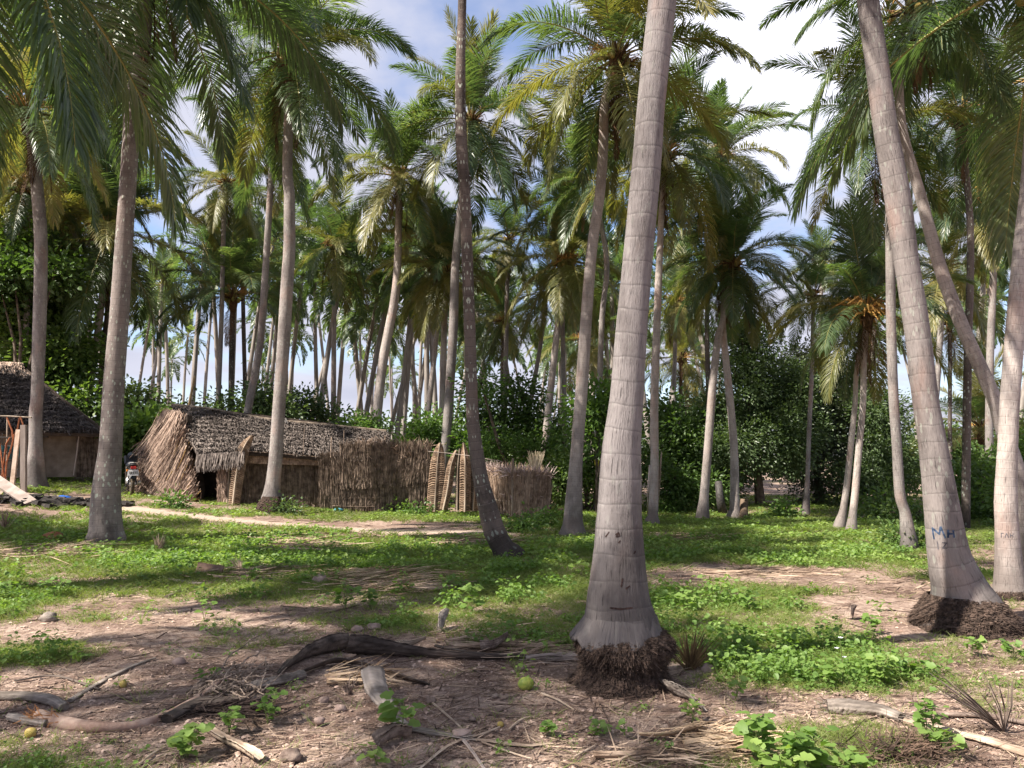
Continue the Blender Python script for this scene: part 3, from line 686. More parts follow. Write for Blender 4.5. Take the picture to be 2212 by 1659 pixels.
palm('straight reddish palm trunk just right of the thickest trunk, two sticks leaning at its foot', 18.6,
     [(1408, 1130, 28), (1411, 1103, 21), (1414, 996, 18), (1413, 890, 18), (1416, 784, 17), (1422, 624, 16), (1427, 500, 14)], (1436, 335), 2.8, T_PALE, 28, seed=28, yel=.4, n=18, dead=5, ledge=.03)
palm('left palm of the pair of trunks that meet under one crown', 20,
     [(1517, 1118, 24), (1522, 1060, 19), (1530, 961, 18), (1539, 837, 17), (1551, 731, 15), (1562, 688, 13)], (1584, 570), 2.4, T_PALE, 26, seed=29, yel=.35, dead=8, n=18)
palm('right palm of the pair of trunks that meet under one crown', 20.4,
     [(1586, 1126, 28), (1587, 1090, 21), (1585, 961, 17), (1574, 837, 16), (1565, 748, 14), (1562, 690, 12)], (1565, 590), 2.1, T_PALE, 22, seed=30, yel=.2, dead=5, n=18)
palm('dark thin trunk with a high dense crown, behind the pair of meeting trunks', 25,
     [(1529, 800, 11), (1527, 720, 10), (1530, 600, 10), (1540, 450, 10)], (1556, 340), 2.8, T_DARK, 30, seed=31, yel=.2, dead=3)
palm('thin palm in front of the dense dark green tree, its feet in shade', 21.3,
     [(1739, 1108, 16), (1744, 1040, 10), (1748, 925, 9.5), (1753, 819, 9), (1755, 740, 8.5)], (1757, 640), 1.9, T_GREY, 20, seed=32, yel=.25)
palm('left of two slim pale trunks rising together from one spot in the grass', 16.8,
     [(1810, 1141, 22), (1822, 1100, 15), (1830, 1040, 13), (1838, 961, 12.5), (1847, 872, 11), (1853, 780, 10)], (1890, 575), 1.9, T_PALE, 22, seed=33, yel=.2)
palm('right of two slim pale trunks rising together, orange flower stalks in its crown', 16.1,
     [(1838, 1153, 22), (1842, 1110, 16), (1847, 1067, 15), (1856, 961, 14), (1864, 872, 13), (1866, 784, 13)], (1872, 672), 2.2, T_PALE, 22, seed=34, yel=.35, dead=7)
palm('slim grey palm trunk left of the lettered palm, its crown arching left over the sky', 13.3,
     [(1966, 1184, 30), (1955, 1107, 22), (1944, 1067, 21), (1937, 961, 20), (1930, 855, 20), (1925, 713, 20), (1923, 571, 19), (1918, 400, 17)], (1893, 262), 2.1, T_GREY, 24, seed=35, yel=.2, n=22, dead=2, ledge=.03)
palm('white palm trunk slanting steeply from lower right to upper left behind the lettered palm', 11,
     [(2235, 1230, 44), (2200, 1030, 34), (2164, 918, 30), (2145, 855, 29), (2082, 713, 28), (2030, 575, 27), (1989, 425, 23), (1950, 283, 20), (1941, 177, 19), (1940, 90, 18)], (1980, 10), 2.5, T_PALE, 20, 'near', seed=36, n=28, step=.05)
palm('palm trunk with hanging orange stalks behind the slanting white trunk', 22,
     [(2144, 1067, 17), (2137, 961, 16), (2139, 766, 15), (2146, 571, 14)], (2142, 425), 2.9, T_GREY, 28, seed=37, yel=.25, dead=4, ledge=.03, n=16)
palm('thin dark palm trunk between the lettered palm and the slanting trunk', 27, [(2052, 965, 8.5), (2052, 870, 8), (2052, 784, 8)], (2050, 690), 2.2, T_DARK, 18, seed=38)
palm('brown barked palm with drooping skirt right of the lettered palm', 24, [(2020, 900, 12), (2024, 837, 12), (2033, 695, 12)], (2040, 575), 2.4, T_GREY, 22, seed=39, yel=.4, dead=6)
palm('low young palm with bright yellow green fronds beyond the slanting trunk', 30, [(2120, 1010, 12), (2121, 965, 12)], (2120, 930), 3.2, T_PALE, 18, seed=40, yel=.9, low=4, dead=1)
palm('palm with yellowish crown high between the lichen spotted trunk and the stump footed palm', 30, [(470, 900, 11), (478, 700, 10), (483, 500, 10)], (488, 398), 2.8, T_GREY, 22, seed=41, yel=.5)
palm('thin palm with a ragged crown beside the yellowish one', 34, [(530, 880, 9), (526, 700, 9), (523, 540, 8)], (522, 450), 2.4, T_DARK, 18, seed=42, yel=.3, dead=5)
palm('palm behind the left hut whose yellow fronds show under the dark nearest fronds', 31, [(140, 900, 12), (150, 700, 12), (160, 480, 12)], (172, 320), 4.4, T_GREY, 26, seed=43, yel=.75, dead=3)
palm('palm at the left margin with a brown heart and drooping fronds', 31, [(8, 980, 18), (20, 760, 17), (32, 560, 15)], (38, 356), 4.4, T_GREY, 24, seed=44, yel=.5)
palm('palm with round crown low between the reed enclosure palm and the straight reddish trunk', 34, [(1262, 1060, 14), (1262, 960, 13), (1258, 860, 12)], (1262, 735), 2.7, T_GREY, 22, seed=45, yel=.35)
palm('small yellow green palm crown low right of the straight reddish trunk', 34, [(1470, 980, 9), (1470, 900, 8)], (1472, 775), 2.6, T_GREY, 20, seed=46, yel=.7)
palm('palm with arching crown behind the straight reddish trunk', 31, [(1452, 960, 10), (1455, 860, 10), (1458, 760, 9)], (1460, 650), 2.5, T_GREY, 18, seed=47, yel=.4)
palm('small palm low behind the right side slope of bushes, left of the lettered palm', 32, [(1760, 900, 9), (1770, 760, 9)], (1775, 575), 1.9, T_GREY, 18, seed=48)
palm('palm whose crown fills the gap between the top centre crown and the skirted leaning palm', 30, [(1090, 960, 10), (1093, 760, 10), (1096, 600, 9)], (1100, 520), 2.3, T_GREY, 20, seed=49, yel=.4)
palm('feathery palm crown behind the tall leaning palm, above the bronzed crown', 27, [(1220, 960, 10), (1215, 700, 10), (1210, 560, 10)], (1216, 440), 2.6, T_GREY, 24, seed=50, yel=.3)
palm('green palm crown right behind the upper part of the tall leaning palm', 23, [(1290, 1000, 13), (1300, 700, 12), (1310, 560, 12)], (1280, 395), 2.5, T_GREY, 22, seed=51, yel=.2, core=False)
palm('palm rising behind the lettered palm with fronds drooping on both sides', 17, [(2085, 1140, 18), (2090, 800, 16), (2096, 500, 14)], (2075, 255), 2.5, T_DARK, 18, seed=52, yel=.2)
palm('palm standing just out of frame at the right whose fronds droop into the corner', 12.5, [(2330, 1190, 36), (2310, 700, 32), (2290, 300, 28)], (2270, 190), 3.0, T_GREY, 16, seed=53, yel=.3)
palm('palm standing off to the near left whose green fronds hang into the top corner', 8.5, [(-420, 1330, 90), (-380, 600, 70), (-300, 0, 60)], (-150, -330), 4.8, T_GREY, 24, 'near', seed=54, low=6)
fb = MB()
for k in range(60):
    a = random.uniform(0, 2 * pi); l = random.uniform(.5, 1.15); el = random.uniform(-.3, .9); p1 = Vector((cos(a) * cos(el), sin(a) * cos(el), sin(el))) * l * .6; p2 = Vector((cos(a) * l, sin(a) * l, sin(el) * l * .6 - .25))
    fb.tube([(0, 0, 0), p1, p2], [.04, .03, .012], 5, 0)
FLW = fb.build('flower_stalk', ORANGE, link=False)
for lb, sc_ in (('right of two slim', .8), ('palm with an orange brown', .7), ('palm trunk with hanging orange', .9), ('left of two slim', .4), ('small crowned palm', .6)):
    for q in [q for q in bpy.data.objects if q.get('label', '').startswith(lb)]:
        h_ = [c_ for c_ in q.children if c_.name.startswith('crown_heart')][0]; inst('flower_stalk', FLW, q, h_.location, (0, 0, 1), sc_)
# palms that stand beside and behind the photographer and throw the dappled shade; the last is added to shade the mud walled hut
for i, (x, y, h, s) in enumerate([(-9.6, 1.6, 10.5, 3.1), (-18.5, 8.5, 11, 3.8), (-23.0, 20.0, 11, 4.6)]):
    g = G(x, y); ee = empty('coconut_palm', (x, y, g), ['palm beside the photographer to the left, throwing shade on the sand', 'palm behind the photographer to the left',
        'unseen palm added left of the view to shade the mud walled hut', 'palm far to the left of the photographer', 'palm beyond the left edge by the small huts', 'palm behind the photographer to the right', 'palm left of the view, closest to the lichen spotted trunk'][i], 'palm tree')
    pts = [Vector((x, y, g - .05)), Vector((x + .1, y, g + .6)), Vector((x + .3, y + .1, g + h * .5)), Vector((x + .2, y + .3, g + h))]
    trunk_mesh(pts, [.3, .19, .15, .12], T_GREY, ee, .12, 14)
    add_crown(ee, (pts[-1] - Vector(ee.location)), s, 22, 'mid', seed=60 + i, low=5, dead=2)
# ------------------------------------------------------------------ thatch, fences, huts
TH_TOP = plain('thatch_weathered', (.085, .068, .062), (.27, .225, .20), 9, .95, .4)
TH_FR = plain('thatch_fresh', (.16, .108, .084), (.47, .345, .275), 8, .9, .4)
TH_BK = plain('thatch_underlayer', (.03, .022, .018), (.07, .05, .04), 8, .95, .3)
REED = plain('reed_wall', (.085, .06, .046), (.24, .178, .138), 7, .9, .5)
REEDL = plain('reed_fence', (.20, .13, .09), (.45, .33, .25), 7, .9, .5)
WOV = plain('woven_frond', (.17, .11, .075), (.38, .27, .19), 9, .9, .5)
POLE = plain('pole_wood', (.16, .12, .09), (.40, .32, .25), 6, .85, .5, (1, 1, .2))
MUD = plain('mud_plaster', (.14, .105, .075), (.25, .195, .15), 2.5, .95, .5)
PALEW = plain('sawn_plank', (.28, .22, .19), (.46, .38, .34), 4, .8, .3, (1, 1, .2))
RUST = plain('rusty_bar', (.22, .06, .03), (.42, .16, .07), 20, .8, .4)
IRON = plain('dark_iron', (.03, .028, .028), (.09, .08, .075), 20, .6, .3)
TIN = plain('tin_sheet', (.16, .18, .20), (.30, .33, .35), 3, .5, .2)
BLUEC = plain('blue_plastic', (.01, .06, .30), (.02, .14, .50), 8, .45, .3)
TEAL = plain('teal_cloth', (.03, .14, .18), (.08, .28, .33), 8, .8, .3)
CHAR = plain('charred_rubbish', (.012, .011, .011), (.06, .05, .045), 12, .95, .8)

def V3(p): return np.array([p[0], p[1], p[2]])
def bil(q, u, v):
    """point on the quad q=[top left, top right, bottom right, bottom left] (u across, v down)"""
    a, b, c, d = [V3(p) for p in q]; u = np.asarray(u)[..., None]; v = np.asarray(v)[..., None]
    return (a * (1 - u) + b * u) * (1 - v) + (d * (1 - u) + c * u) * v
def quad_normal(q):
    a, b, c, d = [V3(p) for p in q]; n = np.cross(c - a, b - d); n = n / np.linalg.norm(n)
    return n if n[1] < 0 else -n
def slab(b, q, th, m=0, nu=14, nv=6, wob=.02):
    n = quad_normal(q); u, v = np.meshgrid(np.linspace(0, 1, nu), np.linspace(0, 1, nv)); p = bil(q, u, v) + n * (fbm(u * 6, v * 6, 3, 3)[..., None] - .5) * wob * 2
    f = p.reshape(-1, 3); bk = f - n * th; k = nu * nv
    i = np.arange(nv - 1)[:, None] * nu; j = np.arange(nu - 1)[None]
    F = np.stack([i + j, i + j + 1, i + j + 1 + nu, i + j + nu], -1).reshape(-1, 4)
    ed = [(r * nu, (r + 1) * nu) for r in range(nv - 1)] + [(r * nu + nu - 1, (r + 1) * nu + nu - 1) for r in range(nv - 1)] + \
         [(c, c + 1) for c in range(nu - 1)] + [((nv - 1) * nu + c, (nv - 1) * nu + c + 1) for c in range(nu - 1)]
    E = np.array([[a, c, c + k, a + k] for a, c in ed])
    b.add(np.vstack([f, bk]), [F, F[:, ::-1] + k, E], m)
def thatch(b, q, courses, per, ln, w, m=0, lift=.10, o=0, wob=.05):
    """overlapping courses of dry leaf strips on a slope"""
    n = quad_normal(q); L_ = np.linalg.norm(V3(q[3]) - V3(q[0])); dn = (V3(q[3]) - V3(q[0]) + V3(q[2]) - V3(q[1])); dn /= np.linalg.norm(dn)
    for k in range(courses):
        v0 = k / courses; u = R.random(per); vv = v0 + R.normal(0, .012, per) + .35 / courses * (fbm(u * 9 + k, u * 0 + k * 3, 3, 4) - .5) * 2
        A = bil(q, u, np.clip(vv, 0, 1)) + n * (.02 + R.random((per, 1)) * .05)
        d = dn + np.cross(n, dn) * R.normal(0, .09, (per, 1)) + R.normal(0, .04, (per, 3))
        l = ln * R.uniform(.55, 1.25, (per, 1))
        B = A + d * l + n * (lift * R.uniform(.2, 1.6, (per, 1)) * l)
        b.strips(A - o, B - o, R.uniform(.5, 1.3, per) * w, n + R.normal(0, .25, (per, 3)), -n * .04 * R.random((per, 1)) + np.array([0, 0, -.02]), 2, m)
def upright(b, q, nst, w, m=0, o=0, hmin=.3, hmax=1.05, lean=.05, off=.03, top=.0):
    """mostly vertical stalks and leaf strips on a wall quad"""
    n = quad_normal(q); u = R.random(nst); v1 = R.uniform(.12, 1.0, nst) ; h = R.uniform(hmin, hmax, nst)
    v0 = np.clip(v1 - h, -top * R.random(nst), 1)
    A = bil(q, u, v1); B = bil(q, np.clip(u + R.normal(0, lean, nst) * .4, 0, 1), v0) 
    A = A + n * R.uniform(0, off, (nst, 1)); B = B + n * R.uniform(0, off * 1.6, (nst, 1))
    b.strips(A - o, B - o, R.uniform(.5, 1.4, nst) * w, n + R.normal(0, .5, (nst, 3)), R.normal(0, .03, (nst, 3)), 3, m)
def rail(name, q, v, r, e, mat, u0=0, u1=1, k=9, off=.05):
    o = np.array(e.location); n = quad_normal(q); u = np.linspace(u0, u1, k); p = bil(q, u, np.full(k, v) + R.normal(0, .008, k)) + n * off - o
    b = MB(); b.tube(p, r * R.uniform(.8, 1.15, k), 6); return b.build(name, mat, e, True)

# ---- the long palm thatched hut
HY = 21.5
eo = gp(560, 1096); e = empty('thatched_hut', (eo.x, HY + 1, eo.z), 'long low hut with a grey thatched roof and a shaggy dry palm leaf gable', 'hut')
o = np.array(e.location)
ridge = [P(372, 879, 23.4), P(440, 886, 23.4), P(520, 900, 23.5), P(600, 913, 23.5), P(700, 922, 23.6), P(835, 936, 23.6)]
eave = [P(428, 984, 21.0), P(470, 981, 21.0), P(530, 976, 21.0), P(600, 979, 21.05), P(720, 990, 21.1), P(850, 1000, 21.2)]
b = MB()
for i in range(5):
    q = [ridge[i], ridge[i + 1], eave[i + 1], eave[i]]; L_ = (V3(ridge[i + 1]) - V3(ridge[i])); n = quad_normal(q)
    qq = [V3(p) - o - n * .03 for p in q]; slab(b, qq, .08, 1)
    wd = np.linalg.norm(L_); thatch(b, q, 10, int(330 * wd), .31, .026, 0, .36 if i < 2 else .30, o)
    if i < 2:
        q2 = [V3(eave[i]) + n * .05, V3(eave[i + 1]) + n * .05, V3(eave[i + 1]) + (0, .02, -.2), V3(eave[i]) + (0, .02, -.22)]
        thatch(b, q2, 2, int(190 * wd), .28, .03, 0, .5, o)
# back slope
q = [V3(ridge[0]), V3(ridge[-1]), V3(ridge[-1]) + (0, 2.4, -1.1), V3(ridge[0]) + (0, 2.4, -1.1)]; slab(b, [V3(p) - o for p in q], .1, 1)
thatch(b, [q[0], q[1], q[2], q[3]], 8, 500, .45, .05, 0, .2, o)
roof = b.build('thatched_roof', [TH_TOP, TH_BK], e)
b = MB(); b.tube([V3(p) - o + (0, -.03, .07) for p in catmull([list(p) for p in ridge], 24)], .055, 7, 0, flat=.7); b.build('ridge_cap', POLE, roof)
b = MB()
for x0, y0, x1, y1 in [(590, 955, 583, 981), (660, 925, 655, 982), (672, 960, 668, 985), (718, 945, 714, 988), (745, 930, 742, 992), (640, 968, 636, 982)]:
    b.tube([V3(P(x0, y0, 22.0)) - o + (0, -.12, 0), V3(P(x1, y1, 20.9)) - o], .012, 5)
b.tube([V3(P(537, 975, 20.98)) - o, V3(P(600, 979, 20.98)) - o, V3(P(700, 988, 21.04)) - o], .012, 5)
b.build('roof_batten', REED, roof)
b = MB(); b.tube([V3(P(545, 946, 22.1)) - o, V3(P(560, 938, 22.2)) - o, V3(P(590, 922, 22.6)) - o], .03, 5); b.strips(np.array([V3(P(610, 902, 23.3)) - o, V3(P(616, 903, 23.3)) - o]), np.array([V3(P(618, 914, 23.1)) - o, V3(P(622, 914, 23.1)) - o]), [.05, .05], np.array([[0, -1, .5]]))
b.build('roof_scrap', IRON, roof)
# front wall
wl = [P(474, 982, 21.5), P(735, 991, 21.6), P(735, 1100, 21.6), P(474, 1089, 21.4)]
b = MB(); slab(b, [V3(p) - o for p in wl], .1, 1); upright(b, wl, 6500, .022, 0, o, .25, .8, .02)
b.build('reed_wall', [REED, TH_BK], e)
wp = [P(528, 975, 21.25), P(715, 990, 21.3), P(715, 1006, 21.28), P(528, 1001, 21.23)]
b = MB(); slab(b, [V3(p) - o for p in wp], .02, 0, 20, 3)
for k in range(5):
    for side in (0, 1):
        u = np.linspace(0.005, .995, 150); A = bil(wp, u, np.full(150, k / 5)) ; B = bil(wp, np.clip(u + .012 * (1 if (k % 2) else -1), 0, 1), np.full(150, (k + 1) / 5))
        b.strips(A - o + (0, -.015, 0), B - o + (0, -.015 - .01 * side, 0), .045, np.array([[0, -1, .1]]), None, 1)
b.build('woven_band', WOV, e)
# doorway, post, inner dark
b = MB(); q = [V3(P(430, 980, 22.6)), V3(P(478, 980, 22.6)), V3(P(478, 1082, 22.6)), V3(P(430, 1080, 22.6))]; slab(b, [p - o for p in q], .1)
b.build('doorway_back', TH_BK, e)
b = MB(); b.tube([V3(P(493, 1090, 21.3)) - o, V3(P(494, 1040, 21.3)) - o, V3(P(496, 985, 21.3)) - o], .03, 6); b.build('door_post', POLE, e)
dq = [P(474, 986, 21.35), P(494, 984, 21.3), P(491, 1089, 21.3), P(470, 1084, 21.5)]
b = MB(); slab(b, [V3(p) - o for p in dq], .03, 0, 6, 10); upright(b, dq, 500, .03, 0, o, .1, .3, .2); b.build('reed_door', TH_FR, e)
# shaggy gable of hanging fronds
gq = [P(366, 884, 23.2), P(402, 890, 22.0), P(441, 1086, 21.2), P(313, 1056, 23.4)]
b = MB(); gq2 = [P(372, 890, 23.3), P(404, 896, 22.3), P(434, 1078, 21.7), P(322, 1052, 23.6)]; slab(b, [V3(p) - o for p in gq2], .15, 1, 10, 10, .1)
n = quad_normal(gq)
for (m_, vlo, vhi, ll, spread, num) in [(0, 0, .25, .8, .3, 2200), (0, .15, .9, .8, .42, 6500), (0, .6, .95, .4, .6, 1600), (1, .3, .95, .5, .4, 420)]:
    u = R.random(num); v = R.uniform(vlo, vhi, num); A = bil(gq, u, v) + n * R.uniform(.02, .22, (num, 1)) + R.normal(0, .03, (num, 3))
    dn = V3(gq[3]) - V3(gq[0]); dn /= np.linalg.norm(dn); dn2 = V3(gq[2]) - V3(gq[1]); dn2 /= np.linalg.norm(dn2)
    ds = dn * .9 + dn2 * .25 + np.array([-.12, -.05, -.1]); cl = np.round(u * 14) + np.round(v * 6) * 31
    ja = np.sin(cl * 12.9) * spread
    D = ds + np.outer(ja, dn - dn2) * .9 + R.normal(0, .1, (num, 3)) + n * R.uniform(0, .35, (num, 1))
    l = ll * R.uniform(.5, 1.2, (num, 1)); B = A + D * l
    B[:, 2] = np.maximum(B[:, 2], g_big(B[:, 0], B[:, 1]) + .02)
    b.strips(A - o, B - o, R.uniform(.008, .026, num), n + R.normal(0, .5, (num, 3)), np.array([0, 0, -.2]) * R.random((num, 1)) + R.normal(0, .05, (num, 3)), 4, 2 if m_ else 0)
tq = V3(P(326, 968, 23.3)); num = 420
A = tq + R.normal(0, .12, (num, 3)); B = A + np.stack([R.uniform(-.5, .1, num), R.uniform(-.3, .1, num), R.uniform(-.6, -.05, num)], 1)
b.strips(A - o, B - o, .03, None, np.array([[0, 0, -.1]]), 3, 0)
b.build('palm_leaf_gable', [TH_FR, TH_BK, YELLOW and plain('ochre_leaf', (.25, .14, .04), (.45, .28, .09), 8)], e)

def woven_panel(label, pts, Y, dY=0, mat=WOV, group='woven palm leaf panels leaning on the fence', bow=.06):
    """outline given as left edge and right edge point lists from the bottom up; ribs zigzag out from the stem"""
    (Lp, Rp) = pts; k = 22; Lc = catmull([[x, y, 0] for x, y in Lp], k); Rc = catmull([[x, y, 0] for x, y in Rp], k)
    p0 = P(Lp[0][0] * .5 + Rp[0][0] * .5, Lp[0][1], Y); e = empty('woven_panel', (p0.x, p0.y, G(p0.x, p0.y)), label, 'woven panel', group); o = np.array(e.location)
    rows = []; nc = 9
    for i in range(k):
        yy = Y + dY * i / k; a = V3(P(Lc[i, 0], Lc[i, 1], yy)); c = V3(P(Rc[i, 0], Rc[i, 1], yy)); t = np.linspace(0, 1, nc)[:, None]
        r = a * (1 - t) + c * t; r[:, 1] -= bow * np.sin(pi * t[:, 0]) ; rows.append(r)
    Vv = np.array(rows).reshape(-1, 3) - o
    ii = np.arange(k - 1)[:, None] * nc; jj = np.arange(nc - 1)[None]; F = np.stack([ii + jj, ii + jj + 1, ii + jj + 1 + nc, ii + jj + nc], -1).reshape(-1, 4)
    b = MB(); b.add(Vv, F, 0, .25); b.add(Vv + (0, .03, 0), F, 0, .25)
    rows = np.array(rows); nrib = 44
    for s in range(nrib):
        i = s / nrib * (k - 1.8); i0 = int(i); f = i - i0; row = rows[i0] * (1 - f) + rows[i0 + 1] * f
        hh = (rows[-1, 4, 2] - rows[0, 4, 2]) / nrib; zig = np.array([0, .5, 1, .5, 0, .5, 1, .5, 0]) * hh * .8
        pp = row - o + np.stack([zig * 0, zig * 0 - .022, zig], 1); b.tube(pp, hh * .30, 4, 0, cap=False, flat=1)
    b.build('woven_leaves', mat, e)
    b = MB(); b.tube((rows[:, 0 if Lp[0][0] > 500 and Lp[0][0] < 520 else 4, :] - o) - (0, .04, 0), np.linspace(.03, .012, k), 5); b.build('midrib', POLE, e)
    return e
woven_panel('tall woven palm panel leaning against the hut roof just right of its doorway', ([(494, 1088), (498, 1040), (506, 985), (524, 955), (545, 940)], [(517, 1093), (524, 1045), (532, 1000), (541, 965), (548, 941)]), 21.0, -.0)
# ---- ragged reed fence running on from the hut
fo = gp(810, 1106); e = empty('reed_fence', (fo.x, 21.6, fo.z), 'dark ragged reed fence with thin rails running on from the long hut', 'fence'); o = np.array(e.location)
fq = [P(690, 982, 21.1), P(926, 969, 21.2), P(926, 1108, 21.3), P(690, 1106, 21.2)]
b = MB(); slab(b, [V3(p) - o for p in fq], .06, 1); upright(b, fq, 6500, .022, 0, o, .12, .5, .015, .05, .05)
upright(b, [P(735, 962, 21.05), P(930, 958, 21.15), P(926, 1050, 21.2), P(735, 1060, 21.1)], 2600, .024, 0, o, .2, .5, .05, .06, .12)
num = 900; u = R.random(num); A = bil([P(770, 965, 21.2), P(925, 972, 21.2), P(925, 990, 21.2), P(770, 985, 21.2)], u, R.random(num)) + R.normal(0, .05, (num, 3))
B = A + np.stack([R.normal(0, .16, num), R.normal(0, .1, num), R.uniform(-.1, .42, num)], 1); b.strips(A - o, B - o, .022, None, np.array([[0, 0, -.06]]), 3, 2)
b.build('reed_wall', [REED, TH_BK, REEDL], e)
for v in (.27, .5, .76, .9): rail('rail', fq, v, .010, e, REED, .12, .98, 15, off=.045)
# ---- leaning woven panels
for lb, l_, r_, Y, mt in [
    ('widest dark woven panel, leftmost of those leaning at the fence end', [(921, 1106), (924, 1060), (930, 1000), (940, 970), (950, 957)], [(957, 1104), (960, 1050), (961, 1000), (958, 970), (952, 957)], 21.0, WOV),
    ('woven panel slanting to the right across the widest one', [(950, 1100), (957, 1060), (965, 1010), (975, 985), (985, 972)], [(965, 1102), (976, 1060), (983, 1010), (987, 988), (988, 973)], 20.9, WOV),
    ('narrow plain woven panel standing between the slanting one and the ribbed one', [(983, 1102), (984, 1060), (985, 1010), (988, 985), (992, 968)], [(992, 1103), (993, 1060), (994, 1010), (995, 988), (996, 970)], 20.95, POLE),
    ('strongly ribbed reddish woven panel, left of the curved dark trunk', [(993, 1105), (993, 1060), (994, 1000), (997, 975), (999, 956)], [(1015, 1105), (1017, 1060), (1016, 1000), (1010, 975), (1003, 956)], 20.8, WOV),
    ('woven panel half hidden behind the curved dark trunk', [(1010, 1103), (1012, 1050), (1014, 1005), (1018, 985), (1024, 972)], [(1034, 1104), (1038, 1050), (1036, 1005), (1032, 988), (1028, 974)], 21.0, WOV)]:
    woven_panel(lb, (l_, r_), Y, .15, mt)
b = MB(); b.tube([P(925, 975, 20.6), P(960, 978, 20.5), P(1010, 984, 20.3), P(1085, 997, 19.8)], .008, 4)
tag(b.build('clothes_line', PALEW), 'thin pale line strung from the fence end across the woven panels', 'line')
# ---- small square enclosure
cY = 19.5; co = gp(1106, 1121)
e = empty('reed_enclosure', (co.x + .5, co.y + .6, 0), 'small roofless square reed enclosure with bristling pinkish tops and one sunlit side', 'enclosure'); o = np.array(e.location)
lq = [P(1050, 1014, 21.2), P(1106, 1024, cY), P(1106, 1123, cY), P(1050, 1112, 21.2)]
rq = [P(1106, 1024, cY), P(1188, 1028, cY + .3), P(1186, 1122, cY + .3), P(1106, 1123, cY)]
for nm, q, m_, k in (('side_wall', lq, 0, 1900), ('front_wall', rq, 0, 2200)):
    b = MB(); slab(b, [V3(p) - o for p in q], .05, 1, 10, 5); upright(b, q, k, .02, 0, o, .3, .9, .06, .06, .1)
    n = quad_normal(q)
    for (v, num) in ((.02, 380), (.45, 60), (.92, 70)):
        A = bil(q, R.random(num), v + R.normal(0, .03, num)) + n * .03; D = np.stack([R.normal(0, .13, num), R.normal(0, .1, num), R.uniform(-.05, .36, num) if v < .1 else R.normal(0, .1, num)], 1)
        b.strips(A - o, A + D - o, R.uniform(.012, .028, num), None, np.array([[0, 0, -.05]]), 3, 2)
    b.build(nm, [REEDL, TH_BK, plain('bleached_leaf', (.28, .20, .18), (.55, .43, .40), 8)], e)
for q in ([P(1188, 1028, cY + .3), P(1150, 1018, 21.4), P(1150, 1110, 21.4), P(1186, 1122, cY + .3)], [P(1050, 1014, 21.2), P(1150, 1018, 21.4), P(1150, 1110, 21.4), P(1050, 1112, 21.2)]):
    b = MB(); slab(b, [V3(p) - o for p in q], .05, 1, 10, 5); upright(b, q, 700, .02, 0, o, .3, .9, .06, .06, .2); b.build('rear_wall', [REEDL, TH_BK], e)
rail('rail', lq, .05, .022, e, POLE); rail('rail', rq, .07, .02, e, POLE); rail('rail', lq, .62, .016, e, POLE); rail('rail', lq, .9, .016, e, POLE)
b = MB(); b.tube([V3(P(1106, 1124, cY - .06)) - o, V3(P(1107, 1050, cY - .06)) - o, V3(P(1108, 990, cY - .02)) - o], .03, 6); b.build('corner_post', POLE, e)
b = MB()
for q, y0 in ((0, 987), (1, 992), (2, 985)):
    A0 = V3(P(1153 + q * 5, 1022, cY + .3)) - o; b.strips(np.tile(A0, (30, 1)), np.array([A0 + (random.uniform(-.18, .18), random.uniform(-.05, .05), random.uniform(.35, .6)) for _ in range(30)]), .022, np.array([[0, -1, 0]]), None, 2)
b.build('dry_leaf_fan', [plain('straw_leaf', (.42, .33, .22), (.6, .5, .36), 8)], e)

# ---- mud walled hut at the left
e = empty('mud_walled_hut', (-16.5, 26, G(-16.5, 26)), 'mud walled hut with a steep dark thatched roof at the left edge', 'hut'); o = np.array(e.location)
F_ = [P(-160, 783, 27.5), P(38, 792, 27.3), P(222, 938, 24.2), P(-200, 925, 23.6)]
b = MB(); n = quad_normal(F_); slab(b, [V3(p) - o for p in F_], .12, 1); thatch(b, F_, 14, 1700, .42, .04, 0, .3, o)
S_ = [P(38, 790, 27.3), P(30, 795, 29), P(225, 930, 29.5), P(222, 936, 24.2)]; slab(b, [V3(p) - o for p in S_], .1, 1); thatch(b, S_, 10, 350, .5, .05, 0, .1, o)
roof = b.build('thatched_roof', [plain('thatch_dark', (.05, .04, .038), (.15, .125, .115), 9, .95, .4), TH_BK], e)
b = MB(); q = [P(-120, 781, 27.4), P(50, 786, 27.3), P(62, 826, 26.6), P(-120, 818, 26.6)]; thatch(b, q, 3, 900, .5, .04, 0, .2, o); b.build('ridge_thatch', TH_FR, roof)
b = MB(); q = [P(-150, 920, 24.9), P(164, 926, 25.0), P(164, 1030, 25.0), P(-150, 1034, 24.9)]; slab(b, [V3(p) - o for p in q], .2, 0, 20, 8, .03)
q = [P(206, 928, 27.5), P(164, 926, 25.0), P(164, 1032, 25.0), P(206, 1020, 27.5)]; slab(b, [V3(p) - o for p in q], .15, 0)
b.build('mud_wall', MUD, e)
b = MB(); q = [P(166, 932, 24.8), P(213, 935, 25.0), P(213, 1032, 25.0), P(166, 1031, 24.8)]; slab(b, [V3(p) - o for p in q], .04, 1); upright(b, q, 900, .03, 0, o, .4, 1, .02); b.build('reed_screen', [REED, TH_BK], e)
b = MB(); b.tube([V3(P(159, 1027, 24.7)) - o, V3(P(166, 980, 24.65)) - o, V3(P(172, 930, 24.6)) - o], .02, 5); b.build('roof_prop', PALEW, e)
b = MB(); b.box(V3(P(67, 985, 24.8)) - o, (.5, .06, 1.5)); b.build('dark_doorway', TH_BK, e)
b = MB(); b.tube([V3(P(75, 940, 24.4)) - o, V3(P(104, 944, 24.4)) - o], .03, 5); b.build('beam_end', IRON, e)
